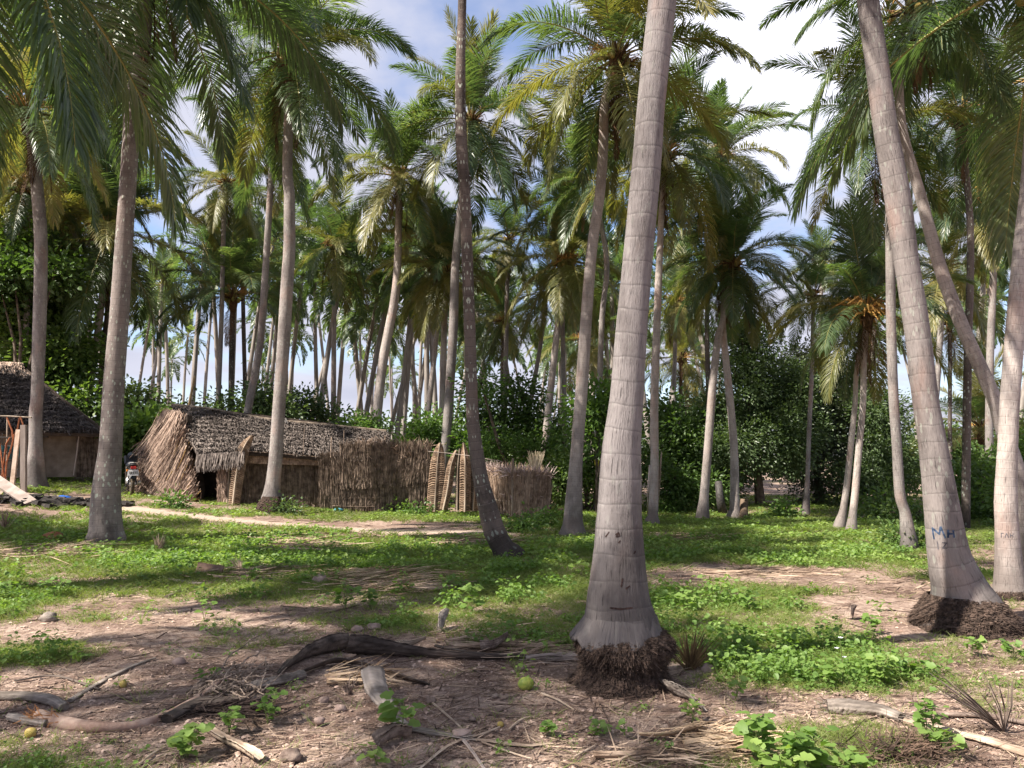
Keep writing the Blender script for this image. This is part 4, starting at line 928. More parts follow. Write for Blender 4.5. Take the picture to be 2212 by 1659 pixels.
# ---- shed glimpsed between the lichen trunk and the gable
e = empty('small_shed', (-13.6, 27, G(-13.6, 27)), 'small shed with a grey metal door glimpsed behind the motorcycle', 'shed'); o = np.array(e.location)
b = MB(); q = [P(250, 945, 27), P(330, 948, 27), P(330, 1030, 27), P(250, 1030, 27)]; slab(b, [V3(p) - o for p in q], .1, 1); upright(b, q, 900, .03, 0, o, .3, .9, .03); b.build('reed_wall', [REED, TH_BK], e)
b = MB(); q = [P(257, 946, 26.8), P(273, 946, 26.8), P(273, 978, 26.8), P(257, 978, 26.8)]; slab(b, [V3(p) - o for p in q], .03, 0, 6, 3, .01); q = [P(274, 960, 26.85), P(288, 962, 26.85), P(288, 1010, 26.85), P(274, 1010, 26.85)]; slab(b, [V3(p) - o for p in q], .03, 0, 6, 3, .01); b.build('metal_door', TIN, e)
b = MB(); q = [P(250, 913, 28), P(300, 918, 28), P(318, 936, 26.6), P(250, 934, 26.6)]; slab(b, [V3(p) - o for p in q], .08, 1); thatch(b, q, 4, 260, .45, .05, 0, .3, o); b.build('thatched_roof', [TH_FR, TH_BK], e)

# ---- wire frame stand, planks, rubbish at the left edge
e = empty('wire_frame_stand', (P(10, 1060, 20).x, 20, G(-13, 20)), 'rusty frame of sticks and wire grid holding a teal basin at the left edge', 'frame'); o = np.array(e.location)
b = MB()
for y in (943, 962, 977, 994, 1012, 1029, 1043): b.tube([V3(P(-60, y - 2, 20)) - o, V3(P(-10, y + 1, 20)) - o, V3(P(40, y + 2, 19.95)) - o], .012, 5)
for x in (-40, -25, -10, 2, 12, 22, 33): b.tube([V3(P(x + 3, 935, 20.03)) - o, V3(P(x + random.uniform(-3, 3), 990, 20.03)) - o, V3(P(x - 3, 1055, 20.03)) - o], .009, 5)
b.build('wire_grid', IRON, e)
b = MB()
for pl in ([(15, 902), (20, 915), (26, 930), (27, 945)], [(42, 903), (38, 925), (33, 938)], [(44, 900), (49, 915), (52, 925)], [(22, 945), (14, 958), (8, 1000), (3, 1035)], [(30, 938), (26, 960), (14, 1000), (10, 1045)], [(-20, 930), (0, 960), (8, 1030)], [(-35, 905), (-28, 960), (-20, 1040)]):
    b.tube([V3(P(x, y, 19.9)) - o for x, y in pl], .022, 5)
b.build('rusty_rod', RUST, e)
b = MB(); b.tube([V3(P(-80, 897, 20)) - o, V3(P(20, 899, 20)) - o, V3(P(68, 902, 20)) - o], .022, 6); b.tube([V3(P(14, 1052, 20)) - o, V3(P(16, 905, 20)) - o], .02, 5); b.build('cross_pole', POLE, e)
b = MB(); z = np.linspace(0, .36, 6); b.tube([V3(P(14, 992, 20.3)) - o + (0, 0, q) for q in z], [.26, .29, .3, .31, .32, .34], 14); b.build('basin', TEAL, e)
def board(name, a, c, w, th, mat, label, cat, nrm=(0, -1, .2)):
    a = V3(a); c = V3(c); d = c - a; L_ = np.linalg.norm(d); d /= L_; n = np.array(nrm, float); s = np.cross(d, n); s /= np.linalg.norm(s); n = np.cross(s, d)
    b = MB(); ks = np.linspace(0, 1, 9); rows = []
    for t in ks:
        jw = w * (1 + R.normal(0, .02)); p = a + d * L_ * t
        rows.append([p - s * jw / 2 - n * th / 2, p + s * jw / 2 - n * th / 2, p + s * jw / 2 + n * th / 2, p - s * jw / 2 + n * th / 2])
    Vv = np.array(rows).reshape(-1, 3); F = [[i * 4 + j, i * 4 + (j + 1) % 4, i * 4 + 4 + (j + 1) % 4, i * 4 + 4 + j] for i in range(8) for j in range(4)] + [[0, 3, 2, 1], [32, 33, 34, 35]]
    b.add(Vv, np.array(F), 0); return tag(b.build(name, mat), label, cat)
board('wooden_post', P(51, 1064, 19.8), P(51.5, 918, 19.8), .13, .09, PALEW, 'upright sawn timber post right of the wire frame', 'post')
board('leaning_board', P(26, 1054, 19.7), P(40, 928, 19.85), .11, .06, plain('brown_board', (.28, .2, .15), (.42, .32, .26), 5), 'brown timber board leaning against the wire frame, left of the upright post', 'board')
p1 = gp(66, 1090); board('plank', P(-30, 1022, 19.0), p1 + Vector((0, 0, .04)), .27, .05, PALEW, 'long pale plank sloping down to the grass at the left edge', 'plank', (0, -.45, 1))
c = gp(100, 1085); b = MB()
for k in range(260):
    x = c.x + R.normal(0, .6); y = c.y + R.normal(0, .35); s = abs(R.normal(.08, .05)) + .02
    b.box((x, y, G(x, y) + R.uniform(0, .07)), (s * 2, s, s * .5), Matrix.Rotation(R.uniform(0, 3), 4, 'Z') @ Matrix.Rotation(R.normal(0, .4), 4, 'X'), j=.01)
tag(b.build('ash_heap', CHAR), 'black heap of burnt rubbish beside the pale plank', 'rubbish heap', kind='stuff')
def crumple(name, c, rx, ry, rz, mat, label, cat, seed=0, n=20, sharp=.35):
    a, h = np.meshgrid(np.linspace(0, 2 * pi, n, endpoint=False), np.linspace(0, pi, n // 2 + 1)); d = np.stack([np.sin(h) * np.cos(a), np.sin(h) * np.sin(a), np.cos(h)], -1)
    r = 1 + sharp * 2 * (fbm(d[..., 0] * 2.2 + seed * 7.3 + 5, d[..., 1] * 2.2 + d[..., 2] * 3 + 9, 4, seed, .6) - .5)
    Vv = d * r[..., None] * np.array([rx, ry, rz]) + np.array([c[0], c[1], c[2]]); m = n // 2 + 1
    i = np.arange(m - 1)[:, None] * n; j = np.arange(n)[None]; F = np.stack([i + j, i + n + j, i + n + (j + 1) % n, i + (j + 1) % n], -1).reshape(-1, 4)
    b = MB(); b.add(Vv.reshape(-1, 3), F, 0, .5); return tag(b.build(name, mat, None, True), label, cat)
c = gp(138, 1083); crumple('plastic_bag', c + Vector((0, 0, .05)), .19, .14, .085, BLUEC, 'crumpled bright blue plastic bag on the bare ground left of the lichen trunk', 'bag', 3)
c = gp(732, 1107); crumple('cloth_scrap', c + Vector((0, 0, .04)), .13, .1, .07, TEAL, 'teal cloth scrap lying at the foot of the reed fence', 'cloth', 4)
c = gp(70, 1008); crumple('rock', c + Vector((0, 0, .15)), .35, .25, .18, MUD, 'brown rock at the foot of the mud walled hut, beside the grey trunk', 'rock', 5)

# ---- motorcycle
def motorcycle():
    c = gp(284.5, 1069); hd = math.atan2(.86, -.5)
    e = empty('motorcycle', c, 'dark motorcycle parked on the grass, half hidden by the lichen spotted trunk', 'motorcycle', rz=hd)
    RUB = plain('tyre_rubber', (.02, .018, .016), (.10, .075, .05), 20, .85, .3); CH = plain('bare_metal', (.35, .34, .33), (.62, .6, .58), 12, .35, .1); CH.node_tree.nodes['Principled BSDF'].inputs['Metallic'].default_value = .6
    BLK = plain('black_paint', (.008, .010, .016), (.02, .024, .036), 6, .3, 0); SEAT = plain('seat_vinyl', (.014, .014, .015), (.03, .03, .032), 20, .55, .2); RED = plain('tail_red', (.35, .02, .02), (.5, .04, .03), 5, .3, 0)
    PL = plain('plate_paint', (.55, .56, .58), (.7, .7, .7), 10, .5, 0); ORR = plain('indicator', (.5, .16, .03), (.6, .22, .05), 5, .3, 0)
    def circ(r, k=28, cx=0): return [(cx + r * cos(q), 0, .29 + r * sin(q)) for q in np.linspace(0, 2 * pi, k + 1)]
    for cx, nm in ((0, 'rear_wheel'), (1.24, 'front_wheel')):
        w = empty(nm, (0, 0, 0)); w.parent = e
        b = MB(); b.tube(circ(.245, cx=cx), .05, 8, cap=False); b.build('tyre', RUB, w, True)
        b = MB(); b.tube(circ(.195, cx=cx), .018, 6, cap=False); b.tube([(cx, -.08, .29), (cx, .08, .29)], .05, 10)
        for q in range(18):
            a = q * pi / 9; b.tube([(cx + .04 * cos(a + .5), .03 * (-1) ** q, .29 + .04 * sin(a + .5)), (cx + .19 * cos(a), 0, .29 + .19 * sin(a))], .004, 4, cap=False)
        b.build('rim', CH, w)
    b = MB(); b.tube([(.12, 0, .72), (.45, 0, .66), (.85, 0, .72), (1.02, 0, .86)], .035, 8); b.tube([(.45, 0, .66), (.5, 0, .3), (.75, 0, .28), (.95, 0, .75)], .025, 8)
    for s in (-.09, .09): b.tube([(0, s, .29), (.48, s, .34)], .022, 6); b.tube([(.0, s, .31), (.14, s, .66)], .022, 8); b.tube([(.1, s, .7), (-.12, s, .72)], .018, 6)
    b.build('frame', BLK, e, True)
    b = MB(); b.tube([(.42, 0, .38), (.55, 0, .4), (.72, 0, .4), (.8, 0, .38)], [.09, .13, .13, .08], 10); b.tube([(.62, 0, .42), (.70, 0, .64)], [.1, .085], 10); b.tube([(.5, -.13, .36), (.5, .13, .36)], .1, 12); b.build('engine', CH, e, True)
    b = MB(); b.tube([(.7, -.1, .5), (.8, -.14, .35), (.5, -.17, .27), (.2, -.18, .3), (-.15, -.18, .36)], [.02, .02, .025, .045, .045], 8); b.build('exhaust', CH, e, True)
    b = MB(); b.tube([(.5, 0, .76), (.6, 0, .82), (.78, 0, .85), (.92, 0, .82), (.98, 0, .78)], [.05, .13, .15, .12, .05], 12, flat=.8); b.build('fuel_tank', BLK, e, True)
    b = MB(); b.tube([(.55, 0, .80), (.35, 0, .78), (.1, 0, .80), (-.1, 0, .83), (-.18, 0, .84)], [.1, .13, .13, .11, .05], 12, flat=.4); b.build('seat', SEAT, e, True)
    b = MB(); b.tube([(-.05, .12, .86), (-.22, .11, .9), (-.26, 0, .9), (-.22, -.11, .9), (-.05, -.12, .86)], .012, 6); b.build('grab_rail', CH, e)
    b = MB()
    for q in np.linspace(.3, 1.9, 8): pass
    arc = [(.30 * cos(q), 0, .31 + .32 * sin(q)) for q in np.linspace(pi * .38, pi * .86, 8)]; b.tube(arc, .075, 8, flat=.25); b.build('rear_fender', BLK, e, True)
    b = MB(); b.tube([(1.24 + .31 * cos(q), 0, .29 + .31 * sin(q)) for q in np.linspace(.2, 2.2, 8)], .06, 8, flat=.25); b.build('front_fender', BLK, e, True)
    b = MB()
    for s in (-.09, .09): b.tube([(1.24, s, .29), (1.06, s, .85), (1.02, s, .98)], .022, 8)
    b.build('fork', CH, e, True)
    b = MB(); b.tube([(.9, -.36, 1.03), (.98, -.2, 1.04), (1.02, 0, .98), (.98, .2, 1.04), (.9, .36, 1.03)], .014, 8); b.build('handlebar', IRON, e, True)
    for s in (-1, 1):
        b = MB(); b.tube([(.95, s * .25, 1.04), (.93, s * .3, 1.18)], .006, 5); b.box((.93, s * .32, 1.2), (.02, .12, .08), j=.004); b.build('mirror', IRON, e)
        b = MB(); b.tube([(-.12, s * .08, .68), (-.13, s * .17, .68)], [.012, .03], 8); b.build('indicator', ORR, e)
    b = MB(); b.tube([(1.08, 0, .9), (1.16, 0, .9), (1.2, 0, .9)], [.05, .09, .08], 12); b.build('headlight', CH, e, True)
    b = MB(); b.box((-.2, 0, .76), (.07, .13, .07), j=.004); b.build('tail_light', RED, e)
    b = MB(); b.box((-.24, 0, .62), (.012, .26, .17), Matrix.Rotation(.3, 4, 'Y')); pl = b.build('number_plate', PL, e)
    b = MB()
    for k in range(5): b.box((-.252 - .0, -.09 + k * .045, .62), (.006, .022, .07), Matrix.Rotation(.3, 4, 'Y'))
    b.build('plate_characters', IRON, pl)
    b = MB(); b.box((.72, 0, .98), (.16, .34, .22), j=.02); b.tube([(.6, .0, 1.05), (.85, 0, 1.1)], [.08, .1], 8); b.build('load_bag', BLK, e)
    b = MB(); b.tube([(.45, .1, .3), (.42, .28, 0)], .012, 6); b.build('side_stand', IRON, e)
motorcycle()

# ---- sticks and posts
def stick(name, pts, r, mat, label, cat, group=None):
    b = MB(); b.tube(pts, r, 7); return tag(b.build(name, mat, None, True), label, cat, group)
stick('bamboo_pole', [P(405, 905, 24.5), P(411, 860, 24.5), P(419, 822, 24.5), P(420, 812, 24.5)], [.045, .04, .035, .03], plain('bamboo', (.35, .24, .12), (.55, .4, .22), 6), 'short yellowish pole poking up behind the ridge of the long hut', 'pole')
stick('broken_stick', [gp(1400, 1112), P(1402, 1060, 18.9), P(1404, 1005, 18.9)], [.04, .045, .03], PALEW, 'pale broken stick standing left of the straight reddish trunk', 'stick')
stick('broken_stick', [gp(1418, 1110), P(1424, 1030, 18.7), P(1429, 975, 18.7)], [.04, .04, .012], POLE, 'pointed stick leaning right of the straight reddish trunk', 'stick')
stick('wooden_stump', [gp(1607, 1120), P(1607, 1090, 20.8), P(1608, 1078, 20.8)], [.12, .11, .10], plain('stump_wood', (.13, .09, .06), (.24, .17, .12), 6), 'short brown post stump right of the pair of meeting trunks', 'stump')
stick('dead_log', [gp(1562, 1110), P(1556, 1080, 21.5), P(1552, 1040, 21.6)], [.14, .11, .1], IRON, 'dark stump of a dead palm between the pair of meeting trunks', 'stump')
# ------------------------------------------------------------------ broadleaf trees and bushes
LF_D = leaf_mat('leaf_dark', [(0, (.045, .075, .036)), (.5, (.085, .13, .055)), (1, (.15, .20, .08))], .36, .42, .5)
LF_M = leaf_mat('leaf_mid', [(0, (.045, .085, .025)), (.5, (.085, .145, .04)), (1, (.16, .22, .06))], .36, .45, .45)
LF_B = leaf_mat('leaf_bright', [(0, (.06, .115, .03)), (.5, (.11, .19, .05)), (1, (.19, .27, .08))], .4, .45, .4)
LF_G = leaf_mat('leaf_greyish', [(0, (.05, .065, .042)), (.5, (.085, .10, .062)), (1, (.17, .15, .11))], .28, .5, .4)
TWIG = plain('twig_bark', (.06, .045, .035), (.17, .13, .10), 9, .9, .4)

def leaves(P0, nrm, dr, ln, wd, fold=.15):
    """six point folded leaves: base at P0, pointing dr, facing nrm"""
    n = len(P0); dr = dr / (np.linalg.norm(dr, axis=1)[:, None] + 1e-9); s = np.cross(dr, nrm); s /= np.linalg.norm(s, axis=1)[:, None] + 1e-9; u = np.cross(s, dr)
    ln = np.broadcast_to(ln, (n,))[:, None]; wd = np.broadcast_to(wd, (n,))[:, None]
    pts = [P0, P0 + dr * ln * .3 - s * wd * .5 + u * wd * fold, P0 + dr * ln * .7 - s * wd * .42 + u * wd * fold * .6 , P0 + dr * ln - u * ln * .12, P0 + dr * ln * .7 + s * wd * .42 + u * wd * fold * .6, P0 + dr * ln * .3 + s * wd * .5 + u * wd * fold]
    V = np.stack(pts, 1).reshape(-1, 3); b = np.arange(n)[:, None] * 6
    F = np.concatenate([b + np.array([[0, 1, 2, 3]]), b + np.array([[0, 3, 4, 5]])], 1).reshape(-1, 4)
    return V, F
def foliage(blobs, per_m2, clump, leaf, mat, o, seed=0, asp=.5, name='crown', parent=None, hollow=.55, gap=.25, billow=True):
    """blobs: (x,y,z,rx,ry,rz)"""
    rg = np.random.default_rng(seed); Vs = []; Fs = []; A = []; off = 0
    if billow:
        nb = []
        for (x, y, z, rx, ry, rz) in blobs:
            nb.append((x, y, z, rx * .72, ry * .72, rz * .72))
            for q in range(8):
                d = rg.normal(size=3); d[1] -= .4; d /= np.linalg.norm(d); f = rg.uniform(.30, .5); nb.append((x + d[0] * rx * .72, y + d[1] * ry * .72, z + d[2] * rz * .72, rx * f, ry * f, rz * f * .85))
        blobs = nb
    for (x, y, z, rx, ry, rz) in blobs:
        area = 4 * pi * ((rx * ry) ** 1.6 / 3 + (rx * rz) ** 1.6 / 3 + (ry * rz) ** 1.6 / 3) ** (1 / 1.6)
        nc = max(6, int(area * per_m2)); d = rg.normal(size=(nc, 3)); d /= np.linalg.norm(d, axis=1)[:, None]
        nz = fbm(d[:, 0] * 2.3 + seed + x, d[:, 1] * 2.3 + d[:, 2] * 2.9 + 7, 4, seed, .6)
        rad = np.where(rg.random(nc) < .7, rg.uniform(.82, 1.05, nc), rg.uniform(hollow, .9, nc)) * (.68 + .64 * nz)
        keep = rg.random(nc) > gap * (fbm(d[:, 0] * 5 + 3, d[:, 2] * 5 + d[:, 1] * 4, 2, seed + 5) > .55); d, rad = d[keep], rad[keep]; nc = len(d)
        c = d * rad[:, None] * np.array([rx, ry, rz]) + np.array([x, y, z]); tone = np.clip(rg.normal(.5, .18, nc), 0, 1)
        k = clump; idx = np.repeat(np.arange(nc), k); n = len(idx)
        sp = leaf * 2.1; dd = rg.normal(size=(n, 3)) * sp * np.array([1, 1, .7]); P0 = c[idx] + dd
        P0[:, 2] = np.maximum(P0[:, 2], g_big(P0[:, 0], P0[:, 1]) + .03)
        dr = dd + d[idx] * sp * 1.2 + rg.normal(size=(n, 3)) * sp * .6 + np.array([0, 0, -.25 * sp]); nr = d[idx] * .5 + np.array([0, 0, .8]) + rg.normal(size=(n, 3)) * .45
        V, F = leaves(P0, nr, dr, leaf * rg.uniform(.7, 1.3, n), leaf * asp * rg.uniform(.8, 1.2, n)); Vs.append(V); Fs.append(F + off); off += len(V)
        A.append(np.repeat(np.clip(tone[idx] + rg.normal(0, .14, n), 0, 1), 6))
    return mk(name, np.vstack(Vs) - o, [np.vstack(Fs)], [mat], [0], parent, False, attr={'rnd': np.concatenate(A)})
def tree(label, Y, blobs, leaf, per, clump, mat, seed, base=None, cat='tree', name='broadleaf_tree', limbs=True, asp=.5, group=None, trunk_r=.14):
    """blobs in the working frame: (vx, vy, half width px, half height px, dY)"""
    bl = []
    for (vx, vy, rx, ry, dY) in blobs:
        p = P(vx, vy, Y + dY); k = mpp(Y + dY); bl.append((p.x, p.y, p.z, rx * k, min(rx, ry) * k * .9, ry * k))
    bx = base if base is not None else blobs[0][0]; q = P(bx, 1000, Y); zg = G(q.x, Y)
    e = empty(name, (q.x, Y, zg), label, cat, group); o = np.array(e.location)
    foliage(bl, per * .62, clump + 2, leaf * 1.22, mat, o, seed, asp * 1.15, 'crown' if cat == 'tree' else 'foliage', e)
    b = MB(); rg = random.Random(seed); top = max(bl, key=lambda s: s[2])
    root = Vector((0, 0, -.1)); fork = Vector((rg.uniform(-.2, .2), 0, (top[2] - zg) * .3))
    if limbs: b.tube([root, fork * .5, fork], [trunk_r * 1.3, trunk_r, trunk_r * .8], 8)
    for s in bl:
        c = Vector((s[0], s[1], s[2])) - Vector(o)
        b.tube([fork if limbs else root, (fork if limbs else root).lerp(c, .5) + Vector((rg.uniform(-.2, .2), 0, .15)), c], [trunk_r * .6, trunk_r * .4, trunk_r * .15], 6)
        for _ in range(5): 
            t = c + Vector((rg.uniform(-1, 1) * s[3], rg.uniform(-1, 1) * s[4], rg.uniform(-.3, 1) * s[5])) * .8; b.tube([c, c.lerp(t, .5) + Vector((0, 0, .08)), t], [trunk_r * .25, trunk_r * .16, .01], 5)
    b.build('trunk' if cat == 'tree' else 'stem', TWIG, e)
    return e
tree('bright leafy broadleaf tree at the far left behind the mud walled hut', 29, [(60, 560, 110, 60, 0), (10, 650, 90, 80, 0), (120, 640, 80, 70, 1), (100, 740, 90, 70, 0), (160, 790, 60, 60, 0), (20, 770, 90, 70, 2), (175, 880, 45, 50, -1)], .17, 15, 9, LF_M, 1, 120, asp=.6)
tree('sunlit yellow green foliage high at the left edge, before the darker leafy tree', 27.5, [(30, 590, 60, 35, 0), (120, 585, 35, 28, 0), (0, 620, 40, 35, 0)], .16, 16, 8, LF_M, 2, 20, asp=.62)
tree('dense dark green small leaved tree right of the pair of meeting trunks', 25, [(1620, 760, 75, 60, 0), (1600, 860, 90, 80, 0), (1680, 830, 75, 75, .5), (1620, 960, 100, 90, -.5), (1700, 950, 80, 95, 0), (1570, 1010, 55, 80, 0), (1600, 700, 35, 28, 0)], .085, 42, 10, LF_D, 3, 1640, asp=.45)
tree('greyish leaved tree in the middle of the thicket on the right', 26.5, [(1760, 790, 80, 60, 0), (1740, 880, 80, 80, 0), (1800, 880, 70, 90, 0), (1780, 1000, 100, 85, -.5), (1850, 820, 40, 50, 0)], .085, 36, 9, LF_G, 4, 1770, asp=.45)
tree('dark tree at the right end of the thicket, behind the slim grey palm', 25.5, [(1870, 880, 60, 75, 0), (1900, 970, 70, 90, 0), (1860, 1040, 90, 60, -.5), (1940, 1010, 45, 70, 0), (1920, 900, 35, 50, 0)], .085, 36, 9, LF_D, 5, 1890, asp=.45)
tree('round dark bush filling the shade left of the pair of meeting trunks', 25, [(1480, 950, 60, 60, 0), (1500, 1010, 60, 60, 0), (1450, 890, 40, 40, 1)], .12, 26, 9, LF_M, 6, 1480, 'bush', 'leafy_bush', False)
tree('mid green spreading bush right of the thickest trunk', 23, [(1460, 1040, 55, 45, 0), (1400, 1000, 35, 40, 0), (1520, 1060, 40, 40, 0)], .10, 28, 9, LF_M, 7, 1460, 'bush', 'leafy_bush', False)
tree('bushy green tree behind the woven panels', 28, [(1040, 880, 45, 45, 0), (1130, 865, 55, 45, 0), (1080, 940, 80, 50, 0), (1180, 930, 50, 50, 0)], .12, 24, 9, LF_M, 8, 1090)
tree('dark dense bush close behind the fence end', 26, [(925, 930, 38, 42, 0), (890, 958, 34, 28, 0), (965, 955, 45, 38, 0), (1000, 965, 36, 30, -.5)], .11, 28, 9, LF_B, 9, 930, 'bush', 'leafy_bush', False)
tree('feathery leaved papaya like shrub above the small reed enclosure', 25, [(1060, 960, 60, 30, 0), (1160, 975, 70, 28, 0), (1220, 960, 40, 30, 0), (1040, 830, 25, 25, -1)], .13, 24, 8, LF_B, 10, 1130, 'shrub', 'leafy_shrub', False, asp=.35)
tree('bright papaya shrub behind the tall leaning palm', 22, [(1290, 880, 35, 22, 0), (1300, 930, 35, 28, 0), (1275, 905, 25, 20, 0), (1310, 860, 22, 18, 0)], .15, 26, 8, LF_B, 11, 1290, 'shrub', 'leafy_shrub', asp=.4, trunk_r=.05)
tree('tangled green undergrowth around the thin trunk right of the small reed enclosure', 23, [(1250, 1010, 60, 50, 0), (1310, 1040, 45, 50, 0), (1210, 1050, 35, 40, 0), (1330, 1000, 40, 50, 1)], .10, 30, 9, LF_M, 12, 1270, 'bush', 'leafy_bush', False)
tree('dark leafy tree mass behind the near end of the long hut', 34, [(290, 875, 45, 40, 0), (380, 905, 50, 30, 0), (350, 940, 80, 35, 0), (270, 915, 40, 45, 0)], .15, 15, 9, LF_D, 13, 350)
tree('dark bushy tree right behind the hut ridge, between two grey palms', 30, [(550, 865, 45, 36, 0), (480, 885, 34, 30, 0), (600, 895, 40, 34, 0), (560, 915, 70, 30, 0)], .13, 20, 9, LF_D, 14, 540)
tree('dark bushy tree behind the far half of the hut roof', 33, [(655, 880, 40, 36, 0), (700, 910, 60, 28, 0)], .13, 17, 9, LF_D, 15, 690)
tree('bright green sprig of bush above the far end of the hut roof', 24.5, [(770, 918, 14, 9, 0), (802, 922, 13, 9, 0)], .10, 60, 8, LF_B, 16, 785, 'bush', 'leafy_bush', False)
tree('bright green climbing vine draped over the small shed', 26, [(280, 935, 22, 15, 0), (310, 925, 24, 18, 0), (330, 908, 16, 14, 0), (300, 955, 28, 16, 0)], .16, 34, 8, LF_B, 17, 300, 'vine', 'climbing_vine', False, asp=.7)
tree('dark hanging vine leaves beside the hut gable', 26.3, [(305, 985, 26, 22, 0), (325, 1000, 16, 26, 0)], .14, 34, 8, LF_D, 18, 310, 'vine', 'climbing_vine', False, asp=.7)
tree('sunlit green bush right of the lettered palm', 21, [(2090, 1050, 45, 55, 0), (2110, 1110, 60, 55, -1), (2070, 1130, 40, 40, -1), (2130, 1010, 40, 40, 1)], .10, 34, 9, LF_M, 19, 2100, 'bush', 'leafy_bush', False)
tree('bright leafy bush at the right edge behind the pinkish trunk', 18, [(2210, 1060, 50, 70, 0), (2230, 1160, 60, 60, -.5), (2260, 980, 60, 60, 1)], .10, 34, 9, LF_B, 20, 2230, 'bush', 'leafy_bush', False)
tree('low green bush between the two slim pale trunks and the lettered palm', 19, [(1930, 1110, 40, 35, 0), (1980, 1130, 35, 40, -.5), (1900, 1085, 40, 30, 1)], .09, 34, 9, LF_M, 21, 1950, 'bush', 'leafy_bush', False)
tree('leafy weeds bushing up around the foot of the slim grey palm', 13.4, [(1962, 1178, 26, 16, .2), (1985, 1195, 28, 18, .1), (1945, 1160, 18, 12, .3)], .07, 60, 8, LF_M, 22, 1970, 'bush', 'leafy_bush', False, asp=.4)
tree('tall far tree crown showing between the grey trunk and the right thicket', 48, [(1500, 890, 50, 40, 0), (1430, 920, 50, 36, 0), (1280, 965, 60, 30, 0)], .25, 8, 8, LF_D, 23, 1420)
tree('low dark bushes beyond the slanting trunk', 34, [(2050, 960, 70, 40, 0), (2130, 990, 70, 35, 0), (2200, 950, 60, 50, 0), (1980, 1010, 50, 40, 0)], .16, 15, 8, LF_M, 24, 2100, 'bush', 'leafy_bush', False)
for i, (vx, vy, s, lb) in enumerate([(870, 1105, 11, 'small bright weed clump at the fence foot, left of the woven panels'), (940, 1103, 9, 'small weed clump below the widest woven panel'), (1015, 1098, 8, 'small weed clump below the ribbed woven panel'),
        (905, 1112, 9, 'low weed spray between two clumps at the fence foot'), (1170, 1128, 16, 'leafy bush low in front of the reed enclosure'), (1135, 1140, 12, 'low leafy clump left of the bush in front of the reed enclosure'), (615, 1105, 12, 'dark leafy weed beside the swollen palm foot'),
        (1440, 1098, 15, 'dark weed bush right of the reddish trunk foot'), (1690, 1110, 16, 'weeds in the shade left of the thin palm'), (370, 1090, 14, 'bright weed tuft in front of the shaggy gable'), (298, 1040, 9, 'small weed between the motorcycle and the gable')]):
    c = gp(vx, vy + s * .5); tree(lb, c.y, [(vx, vy - s * .2, s, s * .75, 0)], .07 if c.y < 25 else .1, 90, 7, LF_B if i != 6 else LF_D, 40 + i, vx, 'weed', 'leafy_weed', False, asp=.6, trunk_r=.02)

# ---- the far grove: palms one by one, and the mass of leaves at its foot
rg = random.Random(5); far = []
def region(vx):
    return ('slim far palm in the grove between the lichen spotted trunk and the stump footed palm' if vx < 590 else 'slim far palm in the grove above the middle of the long hut roof' if vx < 800 else
            'slim far palm in the grove behind the fence and woven panels' if vx < 1040 else 'slim far palm in the grove behind the small reed enclosure' if vx < 1300 else
            'distant palm glimpsed through the gap right of the thickest trunk' if vx < 1700 else 'distant palm beyond the slanting white trunk')
spots = []
tries = 0
while len(spots) < 112 and tries < 5000:
    tries += 1
    Y = rg.choice([rg.uniform(34, 50), rg.uniform(45, 75), rg.uniform(60, 110)])
    vx = rg.choice([rg.uniform(-60, 600), rg.uniform(560, 1080), rg.uniform(600, 1060), rg.uniform(1040, 1340), rg.uniform(1400, 2350)])
    if 1560 < vx < 1960 and rg.random() < .85: continue
    if any(abs(vx - a) < 9 and abs(Y - b) < 12 for a, b in spots): continue
    spots.append((vx, Y))
tm = []
for k in range(5):
    h = 10; c = [Vector((0, 0, -.3)), Vector((k * .08 - .16, 0, h * .3)), Vector((k * .3 - .6, 0, h * .7)), Vector((k * .55 - 1.1, 0, h))]
    V, F = tube_np(catmull([list(q) for q in c], 12), np.linspace(.16, .10, 12), 7); tm.append((mk('trunk', V, [F], [T_FAR], smooth=True, link=False), c[-1]))
for i, (vx, Y) in enumerate(spots):
    x = (vx - W2) / FPX * Y; g = G(x, Y); h = rg.uniform(9.0, 13) if Y < 48 else rg.uniform(11, 16.5); s = h / 10
    e = empty('far_palm', (x, Y, g), region(vx), 'palm tree', region(vx).replace('slim far palm', 'slim far palms').replace('distant palm', 'distant palms'))
    t, top = tm[rg.randrange(5)]; yw = rg.uniform(0, 6.28); e.rotation_euler = (rg.gauss(0, .04), rg.gauss(0, .075), 0); o = inst('trunk', t, e, (0, 0, 0), (0, 0, yw), (1, 1, s))
    cp = Matrix.Rotation(yw, 3, 'Z') @ Vector((top.x, top.y, top.z * s)); L_ = rg.uniform(2.7, 3.5)
    inst('crown', (FAR_A if Y < 52 else FAR_B)[rg.randrange(4)], e, cp, (rg.uniform(-.15, .15), rg.uniform(-.15, .15), rg.uniform(0, 6.28)), L_ / 4.5)
bl = []
for i in range(135):
    Y = rg.uniform(45, 120); vx = rg.uniform(-300, 2500); x = (vx - W2) / FPX * Y; r = rg.uniform(.8, 2.3)
    bl.append((x, Y, G(x, Y) + r * .7, r * 1.5, r, r * (1.0 if Y < 80 else 1.5)))
o_ = foliage(bl, 1.5, 7, .34, LF_D, np.zeros(3), 99, .6, 'far_undergrowth', billow=False); tag(o_, 'dark green undergrowth at the foot of the far grove', 'undergrowth', kind='stuff')
